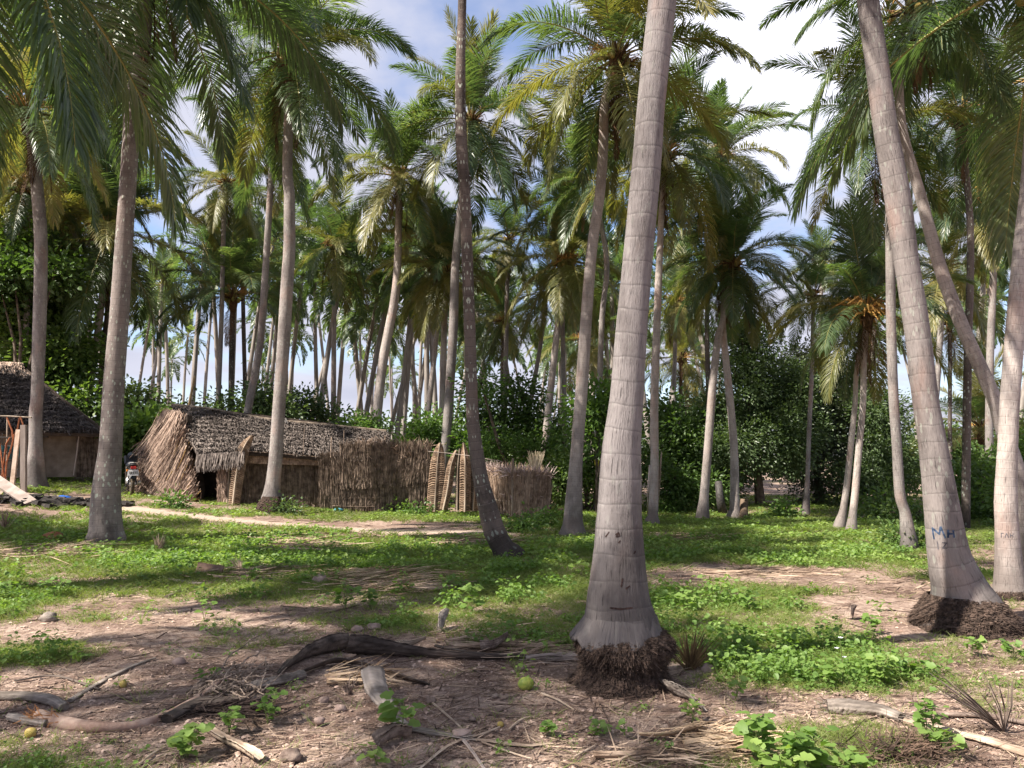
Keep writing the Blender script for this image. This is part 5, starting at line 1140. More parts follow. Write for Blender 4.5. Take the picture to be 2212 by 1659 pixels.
# ------------------------------------------------------------------ low growth and litter
WEED = leaf_mat('weed_leaf', [(0, (.08, .155, .035)), (.5, (.155, .25, .06)), (1, (.28, .37, .11))], .42, .5, .35)
GRASSM = leaf_mat('grass_blade', [(0, (.09, .13, .03)), (.5, (.17, .22, .06)), (1, (.34, .33, .15))], .4, .55, .3)
STRAW = plain('dry_straw', (.12, .075, .05), (.48, .36, .27), 3, .9, 0)
BARK = plain('dry_husk', (.09, .06, .05), (.30, .23, .19), 12, .9, .6)
GREYW = plain('weathered_stalk', (.10, .08, .066), (.36, .305, .265), 9, .8, .6, (.3, 1, 1))
DARKW = plain('dark_spathe', (.038, .029, .025), (.15, .115, .095), 9, .7, .6, (.3, 1, 1))
TANW = plain('tan_stalk', (.26, .18, .13), (.50, .40, .31), 8, .85, .5, (.3, 1, 1))
STONE = plain('stone', (.20, .14, .12), (.40, .30, .26), 9, .95, .5)

def scatter(n, y0, y1, rg, spread=.74, p=1.0):
    # candidates denser near the photographer
    u = rg.random(n); y = y0 * (y1 / y0) ** u if p == 1.0 else (y0 ** (1 - p) + u * (y1 ** (1 - p) - y0 ** (1 - p))) ** (1 / (1 - p))
    x = rg.uniform(-spread, spread, n) * y + rg.normal(0, .3, n)
    return x, y
OBST = []   # (x, y, r) kept clear
for (vx, vy, Y, r) in [(1346, 1460, 5.65, .42), (2085, 1350, 7.4, .48), (2188, 1300, 8.86, .3), (229, 1166, 13.4, .3)]:
    p = P(vx, vy, Y); OBST.append((p.x, p.y, r))
def clear(x, y):
    k = path_dist(x, y) > .38
    for (a, b, r) in OBST: k &= np.hypot(x - a, y - b) > r
    k &= ~((y > 21.2) & (y < 24) & (x > -8.5) & (x < -1)); return k
def weeds(n, y0, y1, seed, hmin, hmax, lf, nl, spread, name, thr=.5, p=1.0, mat=None, label=''):
    rg = np.random.default_rng(seed); x, y = scatter(n, y0, y1, rg, p=p); g = greenness(x, y)
    cl = fbm(x * 2.3, y * 2.3, 3, seed); bare = fbm(x * .8 + 40, y * 1.3, 4, seed + 50)
    k = (rg.random(n) < np.clip((g - .36) * 1.15, .012, .9)) & (cl > thr + .05 - .06 * g) & (bare > .48 - .08 * g) & clear(x, y); x, y = x[k], y[k]; n = len(x)
    sc = np.clip((y / 8) ** .45, .85, 1.6); h = rg.uniform(hmin, hmax, n) * rg.uniform(.6, 1.2, n); m = rg.integers(max(3, nl - 4), nl + 5, n)
    idx = np.repeat(np.arange(n), m); N_ = len(idx); ph = rg.uniform(0, 2 * pi, N_); rr = spread * rg.random(N_) ** .6 * sc[idx] * (h[idx] / hmax * .6 + .5); hh = h[idx] * rg.uniform(.25, 1, N_) * (1.1 - .5 * rr / spread)
    z0 = GZ(x, y); base = np.stack([x[idx], y[idx], z0[idx]], 1); out = np.stack([np.cos(ph), np.sin(ph), 0 * ph], 1)
    tipp = base + out * rr[:, None] + np.array([0, 0, 1]) * np.maximum(hh, .015)[:, None]
    dr = out + np.array([0, 0, -.15]) + rg.normal(0, .3, (N_, 3)); nr = np.array([0, 0, 1]) + rg.normal(0, .38, (N_, 3))
    s = lf * rg.uniform(.55, 1.25, N_) * sc[idx]; V, F = leaves(tipp - dr * (s * .3)[:, None], nr, dr, s, s * .8, .12)
    tone = np.clip(rg.normal(.5, .3, n)[idx] + rg.normal(0, .12, N_), 0, 1); Vp, Fp = strips_np(base, tipp, .0035 * sc[idx], None, None, 1)
    return tag(mk(name, np.vstack([V, Vp]), [F, Fp + len(V)], [mat or WEED], [0, 0], attr={'rnd': np.concatenate([np.repeat(tone, 6), np.repeat(tone, 4)])}), label, 'ground cover', kind='stuff')
weeds(30000, 3.2, 12, 1, .03, .13, .027, 12, .09, 'low_weeds', .44, label='bright green round leaved weeds carpeting the sand in patches')
weeds(9000, 5.5, 15, 2, .10, .32, .048, 18, .14, 'tall_weeds', .545, label='taller leafy weeds standing among the low ones')
weeds(17000, 11, 30, 3, .05, .2, .052, 12, .17, 'far_weeds', .44, p=.6, label='leafy green weeds covering the clearing farther back')
def grass(n, y0, y1, seed, h, w, name, label, p=1.0, lo=.3, mat=None):
    rg = np.random.default_rng(seed); x, y = scatter(n, y0, y1, rg, p=p); g = greenness(x, y); k = (rg.random(n) < np.clip((g - lo) * 1.5, .01, 1)) & clear(x, y); x, y = x[k], y[k]; n = len(x)
    m = 9; idx = np.repeat(np.arange(n), m); N_ = len(idx); px = x[idx] + rg.normal(0, .03, N_) * (y[idx] / 7) ** .5; py = y[idx] + rg.normal(0, .03, N_) * (y[idx] / 7) ** .5
    A = np.stack([px, py, GZ(px, py) - .004], 1); l = h * rg.uniform(.35, 1.2, N_); d = rg.normal(0, .55, (N_, 2)); D = np.stack([d[:, 0], d[:, 1], np.ones(N_)], 1) * l[:, None]
    V, F = strips_np(A, A + D, w * np.clip((y[idx] / 7), .8, 3.2), None, np.stack([d[:, 0], d[:, 1], -.5 * np.ones(N_)], 1) * l[:, None] * .5, 2)
    return tag(mk(name, V, [F], [mat or GRASSM], [0], attr={'rnd': np.repeat(np.clip(rg.normal(.5, .22, n)[idx] + rg.normal(0, .1, N_), 0, 1), 6)}), label, 'grass', kind='stuff')
grass(38000, 3.2, 11, 11, .08, .004, 'short_grass', 'short fine grass tufts on the sand near the camera', lo=.2)
grass(34000, 9, 32, 12, .11, .005, 'far_grass', 'short grass covering the clearing farther back', .7, .12)
def straw(n, y0, y1, seed, l0, l1, w, name, label, mat=STRAW, p=1.3, zz=.006, bias=None):
    rg = np.random.default_rng(seed); x, y = scatter(n, y0, y1, rg, p=p); cl = fbm(x * 1.4, y * 1.4, 3, seed); k = (cl > .40) & (path_dist(x, y) > .3); x, y = x[k], y[k]; n = len(x)
    a = rg.normal(.1, .9, n); l = rg.uniform(l0, l1, n) * rg.random(n) ** .5; dx_, dy_ = np.cos(a) * l / 2, np.sin(a) * l / 2
    A = np.stack([x - dx_, y - dy_, GZ(x - dx_, y - dy_) + rg.random(n) * zz + .002], 1); B = np.stack([x + dx_, y + dy_, GZ(x + dx_, y + dy_) + rg.random(n) * zz * 3 + .002], 1)
    V, F = strips_np(A, B, w * rg.uniform(.4, 1.6, n) * np.clip(y / 7, .8, 2), np.array([0, 0, 1.]) + rg.normal(0, .3, (n, 3)), rg.normal(0, .02, (n, 3)) * l[:, None], 3, .6)
    return tag(mk(name, V, [F], [mat], [0], attr={'rnd': np.repeat(rg.random(n), 8)}), label, 'litter', kind='stuff')
straw(16000, 3.0, 13, 21, .05, .32, .006, 'straw_litter', 'dry leaf straw scattered over the sand')
straw(5000, 3.0, 10, 22, .10, .5, .009, 'dark_litter', 'dark rotting leaf strips scattered over the sand', mat=plain('dark_litter', (.035, .022, .018), (.14, .09, .07), 3, .95, 0))
straw(9000, 9, 26, 23, .15, .6, .010, 'far_litter', 'dry leaf litter in the grass farther back', p=.9)
# pebbles and clods
def clods(n, seed, y0, y1, s0, s1, mat, name, label):
    rg = np.random.default_rng(seed); x, y = scatter(n, y0, y1, rg, p=1.5); s = s0 + (s1 - s0) * rg.random(n) ** 4; bx = np.array([[0, 0, 1], [1, 0, 0], [0, 1, 0], [-1, 0, 0], [0, -1, 0], [.6, .6, .6], [-.6, .6, .5], [.6, -.6, .6], [-.6, -.6, .5]])
    Fo = np.array([[0, 5, 2], [0, 1, 5], [0, 7, 1], [0, 4, 7], [0, 8, 4], [0, 3, 8], [0, 6, 3], [0, 2, 6]])
    V = bx[None] * s[:, None, None] * rg.uniform(.6, 1.3, (n, 9, 3)) * np.array([1, 1, .7]) + np.stack([x, y, GZ(x, y)], 1)[:, None, :]
    F = (Fo[None] + (np.arange(n) * 9)[:, None, None]).reshape(-1, 3)
    return tag(mk(name, V.reshape(-1, 3), [F], [mat], [0], smooth=True, attr={'rnd': np.repeat(rg.random(n), 9)}), label, 'soil crumbs', kind='stuff')
clods(30000, 31, 2.9, 8, .004, .022, plain('soil_crumb', (.20, .13, .10), (.46, .34, .28), 9, .95, 0), 'soil_crumbs', 'small crumbs of pinkish soil')

# ---- larger plants close to the camera, each one a thing
def big_weed(vx, vy, w_px, h_px, nl, label, seed, lf=.055, yellow=0, group='leafy weeds rooted in the sand close to the camera'):
    rg = np.random.default_rng(seed); c = gp(vx, vy); z = gz(c.x, c.y); k = mpp(c.y); h = h_px * k; r = w_px * k / 2
    e = empty('leafy_weed', (c.x, c.y, z), label, 'weed', group)
    ns = max(2, nl // 9); b = MB(); Ps = []; Ds = []; Sz = []
    for s in range(ns):
        a = rg.uniform(0, 2 * pi); rr = r * rg.uniform(.15, .85); tip = np.array([cos(a) * rr, sin(a) * rr * .8, h * rg.uniform(.55, 1.0)]); mid = tip * np.array([.35, .35, .6]) + rg.normal(0, .01, 3)
        st = catmull([[0, 0, 0], mid, tip], 9); b.tube(st, np.linspace(.0035, .0018, 9), 5)
        for q in range(nl // ns):
            i = rg.integers(2, 9); p = st[i]; a2 = rg.uniform(0, 2 * pi); pl = rg.uniform(.015, .05) * (lf / .055); d = np.array([cos(a2), sin(a2), rg.uniform(.1, .7)]); p2 = p + d * pl
            b.tube([p, (p + p2) / 2 + (0, 0, .004), p2], .0013, 4, cap=False); Ps.append(p2); Ds.append(d * (1, 1, .1) + rg.normal(0, .15, 3)); Sz.append(lf * rg.uniform(.55, 1.2))
    b.build('stem', plain('weed_stem', (.10, .14, .04), (.2, .22, .08), 5, .6, 0) if 'WS' not in globals() else WS, e)
    Ps = np.array(Ps); Ds = np.array(Ds); Sz = np.array(Sz); n = len(Ps)
    # lobed leaves: 10 outline points and a raised centre
    D = Ds / np.linalg.norm(Ds, axis=1)[:, None]; nr = np.array([0, -.25, 1]) + rg.normal(0, .35, (n, 3)); S = np.cross(D, nr); S /= np.linalg.norm(S, axis=1)[:, None]; U = np.cross(S, D)
    ol = np.array([(0, 0), (-.12, .34), (.18, .52), (.42, .36), (.62, .44), (.86, .22), (1.0, 0)]); full = [(x, y) for x, y in ol] + [(x, -y) for x, y in ol[-2:0:-1]]
    Vv = []
    for (x, y) in full: Vv.append(Ps + D * (x * Sz)[:, None] + S * (y * Sz)[:, None] + U * ((abs(y) * .22 - x * x * .10) * Sz)[:, None])
    Vv.append(Ps + D * (.42 * Sz)[:, None] - U * (.02 * Sz)[:, None]); m = len(full)
    V = np.stack(Vv, 1).reshape(-1, 3); F = np.concatenate([np.array([[i, (i + 1) % m, m]]) + (np.arange(n) * (m + 1))[:, None] for i in range(m)])
    mk('leaves', V, [F], [WEED], [0], e, True, attr={'rnd': np.repeat(np.clip(rg.normal(.55, .2, n), 0, 1), m + 1)})
    return e
WS = plain('weed_stem', (.10, .14, .04), (.2, .22, .08), 5, .6, 0)
for i, (vx, vy, w, h, nl, lf, lb) in enumerate([
    (578, 1560, 70, 62, 26, .055, 'bright round leaved sprig beside the smooth grey log'),
    (405, 1640, 110, 90, 46, .058, 'leafy plant in front of the frayed orange stalk'), (495, 1580, 70, 40, 24, .05, 'low leafy sprig under the twisted fruit stalk'),
    (868, 1605, 78, 75, 16, .095, 'upright plant with a few broad leaves beside the bent grey leaf stalk'), (815, 1655, 60, 55, 14, .06, 'small plant at the bottom edge left of the broken husk'),
    (1640, 1655, 90, 110, 60, .062, 'left bushy part of the leafy clump at the bottom edge'), (1740, 1680, 130, 110, 80, .062, 'largest leafy clump at the bottom edge, right of the dry frond'), (1840, 1690, 110, 80, 54, .058, 'right part of the leafy clump at the bottom edge'), (1690,1700,120,80,50,.06,'lowest leafy clump cut by the bottom edge'),
    (2005, 1610, 70, 95, 44, .05, 'upright leafy plant behind the long weathered stalk'), (2045, 1640, 70, 50, 22, .06, 'small leafy plant in front of the long weathered stalk'),
    (1588, 1520, 40, 40, 18, .045, 'small sprig alone on the sand left of the grey log end'), (1497, 1560, 44, 55, 20, .045, 'small sprig beside the grey spathe piece'),
    (1900, 1490, 90, 70, 44, .055, 'bright clump left of the white flowered stem'), (1790, 1490, 60, 55, 30, .055, 'bright clump on the near edge of the shaded green patch'), (1960, 1470, 90, 50, 40, .055, 'bright clump on the right end of the shaded green patch'),
    (745, 1320, 80, 60, 40, .07, 'tall bright plant in mid clearing left of the upright husk'), (535, 1262, 60, 55, 30, .07, 'bright plant at the sunlit edge of the shade, left of the broken log'), (440, 1345, 36, 36, 16, .06, 'small bright plant on the sunlit sand'),
    (120, 1290, 70, 50, 30, .07, 'bright plant in the grass at the left'), (10, 1300, 60, 60, 34, .07, 'bright plant at the left edge'), (1020, 1330, 60, 70, 34, .075, 'tall spindly plant in the sunlit middle'), (800, 1320, 50, 50, 24, .07, 'plant right of the tall bright one in mid clearing'),
    (1190, 1190, 50, 30, 24, .08, 'leafy clump left of the tall leaning palm foot'), (1260, 1250, 60, 40, 26, .08, 'leafy clump left of the thickest trunk'), (1290, 1590, 34, 28, 12, .045, 'tiny sprig on bare soil'), (1190, 1590, 40, 34, 14, .045, 'small sprig below the green nut'),
    (1350, 1590, 26, 30, 8, .04, 'seedling between straws near the dry frond'), (2100, 1420, 60, 40, 24, .06, 'leafy clump below the rooted foot of the lettered palm'), (2190, 1430, 50, 40, 24, .06, 'leafy clump at the right edge below the lettered palm'),
    (1550, 1290, 70, 45, 30, .07, 'sunlit bright clump right of the thickest trunk'), (1490, 1330, 60, 50, 30, .07, 'sunlit clump close to the right side of the thickest trunk'), (1620, 1330, 80, 50, 34, .065, 'wide sunlit clump in the middle right'), (1870, 1370, 44, 44, 20, .055, 'small clump right of the upright brown husk')]):
    big_weed(vx, vy, w, h, nl, lb, 300 + i, lf)
# flowering stem
c = gp(1820, 1490); e = empty('flower_stem', (c.x, c.y, gz(c.x, c.y)), 'thin stem with white flowers rising from the shaded green patch', 'flower'); b = MB(); b.tube([(0, 0, 0), (.01, 0, .15), (-.005, 0, .32)], .003, 5); b.build('stem', WS, e)
for dx_, z_ in ((0, .33), (-.03, .26), (.02, .2)):
    b = MB()
    for q in range(6): a = q * pi / 3; b.strips(np.array([[dx_, 0, z_]]), np.array([[dx_ + cos(a) * .018, sin(a) * .018, z_ + .006]]), .014, np.array([[0, 0, 1.]]))
    b.build('flower', plain('petal', (.75, .75, .78), (.85, .85, .88), 5, .6, 0), e)

# ---- stalks, spathes, husks
def stalk(name, pts, wid, thick, mat, label, cat='palm stalk', lift=None, group=None, seg=40, frayed=0, groove=.0):
    """pts in the working frame with optional height above ground; wid px list"""
    W = []; 
    for i, p in enumerate(pts):
        q = gp(p[0], p[1]) if len(p) < 3 else None
        if q is None:                                   # a lifted point: stands above ground point under it
            q = gp(p[0], p[1] + p[2]); q = Vector((q.x, q.y, q.z + p[2] * mpp(q.y)))
        W.append([q.x, q.y, gz(q.x, q.y) + (q.z - G(q.x, q.y)) + .012, wid[i] * mpp(q.y) / 2])
    c = catmull(W, seg); o = c[0, :3].copy(); o[2] = gz(o[0], o[1]); n = 26; a = np.arange(n) * 2 * pi / n; colr = R.random(n)
    T_, U_, Vn = frames(c[:, :3]); s = np.cross(T_, np.array([0, 0, 1.])); nn = np.linalg.norm(s, axis=1)[:, None]; s = np.where(nn > .3, s / np.maximum(nn, 1e-6), U_); u = np.cross(s, T_)
    rr = c[:, 3][:, None] * (1 + .22 * (fbm(np.cos(a)[None] * 3 + 0 * c[:, :1], np.sin(a)[None] * 3 + np.linspace(0, 3, seg)[:, None], 3, len(label)) - .5))
    prof = np.sin(a)[None] * thick; prof = np.where(np.sin(a)[None] > 0, prof * (1 - groove * np.cos(a)[None] ** 0 * (1 - np.abs(np.cos(a)[None]))), prof)
    rr = rr * (1 + .13 * (colr[None] - .5) + .05 * R.normal(size=rr.shape)); stv = np.clip(colr[None] * .75 + .5 * fbm(a[None] * 9 + 0 * rr, np.linspace(0, 9, seg)[:, None] + 0 * rr, 3, 7) - .1, 0, 1)
    V = c[:, None, :3] + s[:, None, :] * (rr * np.cos(a)[None])[..., None] + u[:, None, :] * (rr * prof)[..., None]
    V[..., 2] = np.maximum(V[..., 2], c[:, 2].min() - .04); V[:, :, 2] += (c[:, 3] * thick * .55)[:, None]
    i = np.arange(seg - 1)[:, None] * n; j = np.arange(n)[None]; F = np.stack([i + j, i + (j + 1) % n, i + n + (j + 1) % n, i + n + j], -1).reshape(-1, 4)
    b = MB(); b.add(V.reshape(-1, 3), F, 0, stv.ravel()); b.add(V[0], np.array([[0, j_, j_ + 1] for j_ in range(1, n - 1)]), 0, .2); b.add(V[-1], np.array([[0, j_ + 1, j_] for j_ in range(1, n - 1)]), 0, .2)
    if frayed:
        for end in (0, -1):
            A = V[end][R.integers(0, n, frayed)]; d = (-T_[0] if end == 0 else T_[-1]); b.strips(A, A + (d + R.normal(0, .4, (frayed, 3))) * .06, .006, None, None, 2)
    return tag(b.build(name, mat, None, True), label, cat, group)
def spathe(name, spine, wid, cup, mat, label, cat='palm spathe', roll=0.0, seg=36, roll2=None, th=.006):
    """a cupped shell: spine points (vx, vy, lift px), width px"""
    W = []
    for i, p in enumerate(spine):
        q = gp(p[0], p[1] + (p[2] if len(p) > 2 else 0)); W.append([q.x, q.y, gz(q.x, q.y) + (p[2] * mpp(q.y) if len(p) > 2 else 0) + .01, wid[i] * mpp(q.y)])
    c = catmull(W, seg); T_, U_, _ = frames(c[:, :3]); s = np.cross(T_, np.array([0, 0, 1.])); nn = np.linalg.norm(s, axis=1)[:, None]; s = np.where(nn > .3, s / np.maximum(nn, 1e-6), U_); u = np.cross(s, T_); m = 19; colr = R.random(m)
    rl = np.linspace(roll, roll if roll2 is None else roll2, seg); cr_, sr_ = np.cos(rl)[:, None], np.sin(rl)[:, None]; s2 = s * cr_ + u * sr_; u2 = u * cr_ - s * sr_
    x = np.linspace(-1, 1, m); wav = 1 + .1 * np.sin(np.linspace(0, 9, seg))
    V = c[:, None, :3] + s2[:, None, :] * (c[:, 3][:, None] * .5 * np.sin(x * 1.35)[None] * wav[:, None])[..., None] + u2[:, None, :] * (c[:, 3][:, None] * cup * (1 - np.cos(x * 1.35))[None])[..., None]
    V = V + u2[:, None, :] * (c[:, 3][:, None] * .05 * (colr[None] - .5) + .02 * c[:, 3][:, None] * R.normal(size=(seg, m)))[..., None]; stv = np.clip(colr[None] * .8 + .5 * fbm(x[None] * 12 + np.zeros((seg, 1)), np.linspace(0, 8, seg)[:, None] + 0 * x[None], 3, 7) - .1, 0, 1).ravel()
    lo = GZ(V[..., 0], V[..., 1]) + .004; V[..., 2] = np.maximum(V[..., 2], lo)
    i = np.arange(seg - 1)[:, None] * m; j = np.arange(m - 1)[None]; F = np.stack([i + j, i + j + 1, i + m + j + 1, i + m + j], -1).reshape(-1, 4)
    Vt = V + u2[:, None, :] * th; k = seg * m; f = V.reshape(-1, 3); ed = [(r * m, r * m + m) for r in range(seg - 1)] + [(r * m + m - 1, r * m + 2 * m - 1) for r in range(seg - 1)]
    E = np.array([[p, q, q + k, p + k] for p, q in ed]); b = MB(); b.add(np.vstack([f, Vt.reshape(-1, 3)]), [F, F[:, ::-1] + k, E], 0, np.concatenate([stv, stv]))
    return tag(b.build(name, mat, None, True), label, cat)
spathe('palm_spathe', [(604, 1462, 0), (650, 1430, 4), (700, 1412, 8), (752, 1400, 10)], [10, 40, 50, 44], .5, DARKW, 'long black boat shaped spathe arching up at the left end of the big fallen stalk', roll=.5, roll2=.9)
spathe('palm_spathe', [(748, 1402, 26), (800, 1410, 14), (880, 1418, 6), (980, 1424, 2), (1100, 1424, 2), (1180, 1424, 0)], [50, 52, 40, 26, 18, 10], .35, DARKW, 'big dark fallen frond stalk lying across the ground left of the thickest trunk', 'fallen frond', roll=1.0, roll2=.5, seg=50)
spathe('palm_spathe', [(630, 1468, 0), (720, 1436, 6), (800, 1446, 2), (900, 1474, 0), (925, 1480, 0)], [12, 26, 24, 20, 10], .3, DARKW, 'thin grey black strip curving below the big fallen stalk', roll=.4)
spathe('palm_spathe', [(846, 1400, 4), (880, 1402, 10), (920, 1388, 22)], [16, 26, 10], .4, TANW, 'small yellowish leaf sheath curling up behind the big fallen stalk', roll=.5)
spathe('palm_spathe', [(1040, 1406, 3), (1068, 1398, 12), (1096, 1380, 20)], [30, 26, 18], .6, BARK, 'brown curled husk piece beside the dry leaf tangle left of the thickest trunk', roll=.6)
spathe('palm_spathe', [(955, 1368, 2), (962, 1345, 22), (970, 1325, 40)], [24, 34, 12], .5, GREYW, 'grey split husk standing up in the sunny sand, mid foreground', roll=1.2)
spathe('palm_spathe', [(1842, 1336, 2), (1845, 1322, 14), (1852, 1310, 24)], [20, 24, 6], .6, BARK, 'small brown husk standing upright on the sand left of the lettered palm', roll=.9)
stalk('palm_stalk', [(522, 1498), (560, 1487), (610, 1476), (655, 1466)], [20, 24, 24, 22], .8, GREYW, 'smooth grey log like stalk piece right of the twisted fruit stalk')
stalk('palm_stalk', [(-30, 1514), (60, 1520), (110, 1528), (138, 1540)], [24, 26, 26, 22], .7, GREYW, 'grey stalk end at the left edge')
stalk('palm_stalk', [(20, 1560), (60, 1566), (100, 1574)], [18, 20, 18], .8, GREYW, 'short grey stalk behind the frayed orange butt')
stalk('palm_stalk', [(150, 1518), (215, 1480), (280, 1450), (335, 1428)], [14, 12, 10, 7], .4, GREYW, 'straight flat grey stalk lying diagonally behind the twisted fruit stalk')
stalk('palm_stalk', [(360, 1560), (430, 1530), (480, 1530), (540, 1520), (600, 1508)], [34, 36, 34, 30, 16], .6, DARKW, 'dark hollow stalk lying under the smooth grey log')
# the bent frond stalk
stalk('bent_frond_stalk', [(804, 1460, 40), (812, 1495, 28), (832, 1530, 12), (870, 1572, 2), (930, 1588), (1000, 1598)], [46, 44, 38, 24, 20, 16], .45, GREYW, 'silvery bent frond stalk rising from the soil with a broad torn base', 'fallen frond', frayed=24)
stalk('dry_leaflet', [(1000, 1600), (1060, 1604), (1130, 1612), (1195, 1606)], [6, 14, 14, 8], .15, TANW, 'flat pale toothed leaflet lying at the end of the bent stalk', 'dry leaf')
stalk('dry_leaflet', [(998, 1602), (960, 1630), (905, 1668)], [9, 8, 6], .3, TANW, 'dry leaflet pointing down left from the end of the bent stalk', 'dry leaf')
stalk('dry_leaflet', [(1000, 1602), (1020, 1634), (1048, 1670)], [9, 8, 7], .3, PALEW, 'pale dry leaflet pointing straight down from the end of the bent stalk', 'dry leaf')
for i, (a, c_, lb) in enumerate([((1010, 1598), (1080, 1578), 'thin straw pointing up right from the end of the bent stalk'), ((1040, 1610), (1150, 1650), 'thin straw sloping down right under the toothed leaflet'), ((935, 1525), (1000, 1580), 'straight thin twig left of the green nut'),
        ((1170, 1500), (1240, 1530), 'slim pale twig right of the green nut'), ((1100, 1580), (1150, 1550), 'thin twig slanting below the green nut'), ((1240, 1640), (1290, 1612), 'short grey twig left of the dry frond'), ((300, 1660), (360, 1620), 'thin twig at the bottom left'),
        ((1230, 1375), (1310, 1385), 'brown twig in the sunny grass left of the thickest trunk'), ((690, 1210), (722, 1165), 'bare twig sticking up in the mid clearing')]):
    m_ = ((a[0] + c_[0]) / 2, (a[1] + c_[1]) / 2); stalk('twig', [a, m_, c_], [5, 5, 3], .8, TANW, lb, 'twig', seg=10)
spathe('broken_husk', [(818, 1614, 2), (850, 1604, 6), (885, 1600, 4)], [36, 40, 34], .8, BARK, 'broken hollow husk below the bent frond stalk', 'husk', roll=.2)
spathe('palm_spathe', [(432, 1570, 2), (480, 1598, 4), (530, 1632, 6), (556, 1650, 4)], [18, 28, 34, 26], .5, TANW, 'pale split leaf sheath pointing to the bottom edge, left of centre', roll=.3)
crumple('husk_lump', gp(628, 1645) + Vector((0, 0, .02)), .06, .05, .035, BARK, 'knobbly brown husk lump at the end of the pale split sheath', 'husk', 9)
spathe('palm_spathe', [(1424, 1478, 18), (1450, 1496, 10), (1490, 1510, 4), (1520, 1540, 2)], [8, 40, 34, 14], .3, GREYW, 'grey brown pointed sheath below the root mass of the thickest trunk', roll=.8)
stalk('palm_stalk', [(1788, 1544), (1830, 1548), (1900, 1556), (1950, 1572)], [40, 46, 36, 26], .7, GREYW, 'thick weathered stalk butt on the sand at the lower right', frayed=30)
stalk('palm_stalk', [(1955, 1576), (2040, 1592), (2120, 1612), (2230, 1648)], [26, 24, 24, 30], .5, TANW, 'long pale stalk running to the right edge from the weathered butt')
stalk('palm_stalk', [(2020, 1556), (2120, 1562), (2230, 1580)], [14, 16, 14], .5, BARK, 'brown stalk half buried near the right edge')
spathe('palm_spathe', [(2130, 1350, 0), (2170, 1352, 2), (2215, 1362, 2)], [10, 16, 14], .3, BARK, 'brown bark strip right of the lettered palm root', roll=.3)
for i, (pts, w, lb) in enumerate([([(300, 1238), (350, 1230), (400, 1222)], [8, 10, 6], 'grey curved stalk in the grass right of the lichen trunk'), ([(365, 1255), (420, 1262), (440, 1262)], [10, 12, 10], 'short broken stalk in the sunny grass'), ([(515, 1245), (560, 1252), (620, 1262), (700, 1272)], [18, 12, 9, 6], 'dark stalk with a broad end in mid clearing'),
        ([(360, 1290), (400, 1276), (440, 1268)], [12, 10, 8], 'dark stalk on the sand edge'), ([(940, 1402), (1030, 1412), (1150, 1418)], [10, 8, 5], 'thin dark stalk behind the big fallen one'), ([(30, 1480), (120, 1468), (215, 1494)], [6, 7, 6], 'thin black branch curving over the ground at the left'), ([(-10, 1500), (60, 1505), (140, 1516)], [6, 6, 4], 'thin dark branch near the left edge')]):
    stalk('palm_stalk', pts, w, .5, DARKW if i in (2, 3, 4, 5, 6) else GREYW, lb)
# twisted fruit stalk
c = gp(250, 1575); e = empty('fruit_stalk', (c.x, c.y, gz(c.x, c.y)), 'fallen fruit stalk with a frayed orange butt and a spray of twisted twigs', 'fruit stalk'); o = np.array(e.location)
def gl(vx, vy, lift=0): q = gp(vx, vy + lift); return np.array([q.x, q.y, gz(q.x, q.y) + lift * mpp(q.y) + .02]) - o
b = MB(); pts = catmull([list(gl(*p)) for p in [(80, 1562), (130, 1566), (200, 1576), (280, 1566), (350, 1552), (400, 1530, 4), (440, 1508, 8), (475, 1480, 14)]], 40); b.tube(pts, np.interp(np.linspace(0, 1, 40), [0, .12, .25, .6, 1], [.052, .045, .036, .026, .014]), 12); b.build('stalk', plain('reddish_stalk', (.20, .12, .09), (.40, .29, .23), 8, .7, .4), e, True)
b = MB(); num = 260; A = pts[R.integers(0, 6, num)] + R.normal(0, .02, (num, 3)); D = np.array([-.05, -.01, .0]) + R.normal(0, .03, (num, 3)); b.strips(A, A + D, .007, None, R.normal(0, .01, (num, 3)), 3); b.build('frayed_butt', plain('orange_fibre', (.30, .12, .045), (.55, .28, .12), 10, .9, .3), e)
TW = [[(430, 1515, 8), (460, 1470, 16), (490, 1430, 30), (530, 1395, 42), (566, 1376, 50)], [(440, 1510, 8), (480, 1465, 16), (520, 1440, 24), (560, 1415, 30)], [(430, 1520, 4), (500, 1490, 8), (560, 1462, 14), (590, 1440, 18)]]
rg_ = random.Random(4)
for k in range(20):
    x0, y0 = rg_.uniform(400, 470), rg_.uniform(1495, 1530); TW.append([(x0, y0, 5), (x0 + rg_.uniform(25, 50), y0 - rg_.uniform(5, 30), 10), (x0 + rg_.uniform(60, 110), y0 - rg_.uniform(0, 60), rg_.uniform(4, 22)), (x0 + rg_.uniform(100, 165), y0 - rg_.uniform(-10, 75), rg_.uniform(2, 18))])
b = MB()
for t in TW:
    p = catmull([list(gl(*q)) for q in t], 26); p += np.stack([np.sin(np.linspace(0, rg_.uniform(18, 28), 26)) * .006, np.cos(np.linspace(0, 21, 26)) * .005, np.sin(np.linspace(0, 24, 26) + 1) * .006], 1) ; b.tube(p, np.linspace(.007, .0035, 26), 6)
    for q in range(5, 25, 3): b.box(p[q] + R.normal(0, .005, 3), (.012, .012, .01), j=.003)
b.build('twig_spray', plain('twig_spray', (.11, .08, .06), (.42, .32, .25), 14, .85, .3), e)
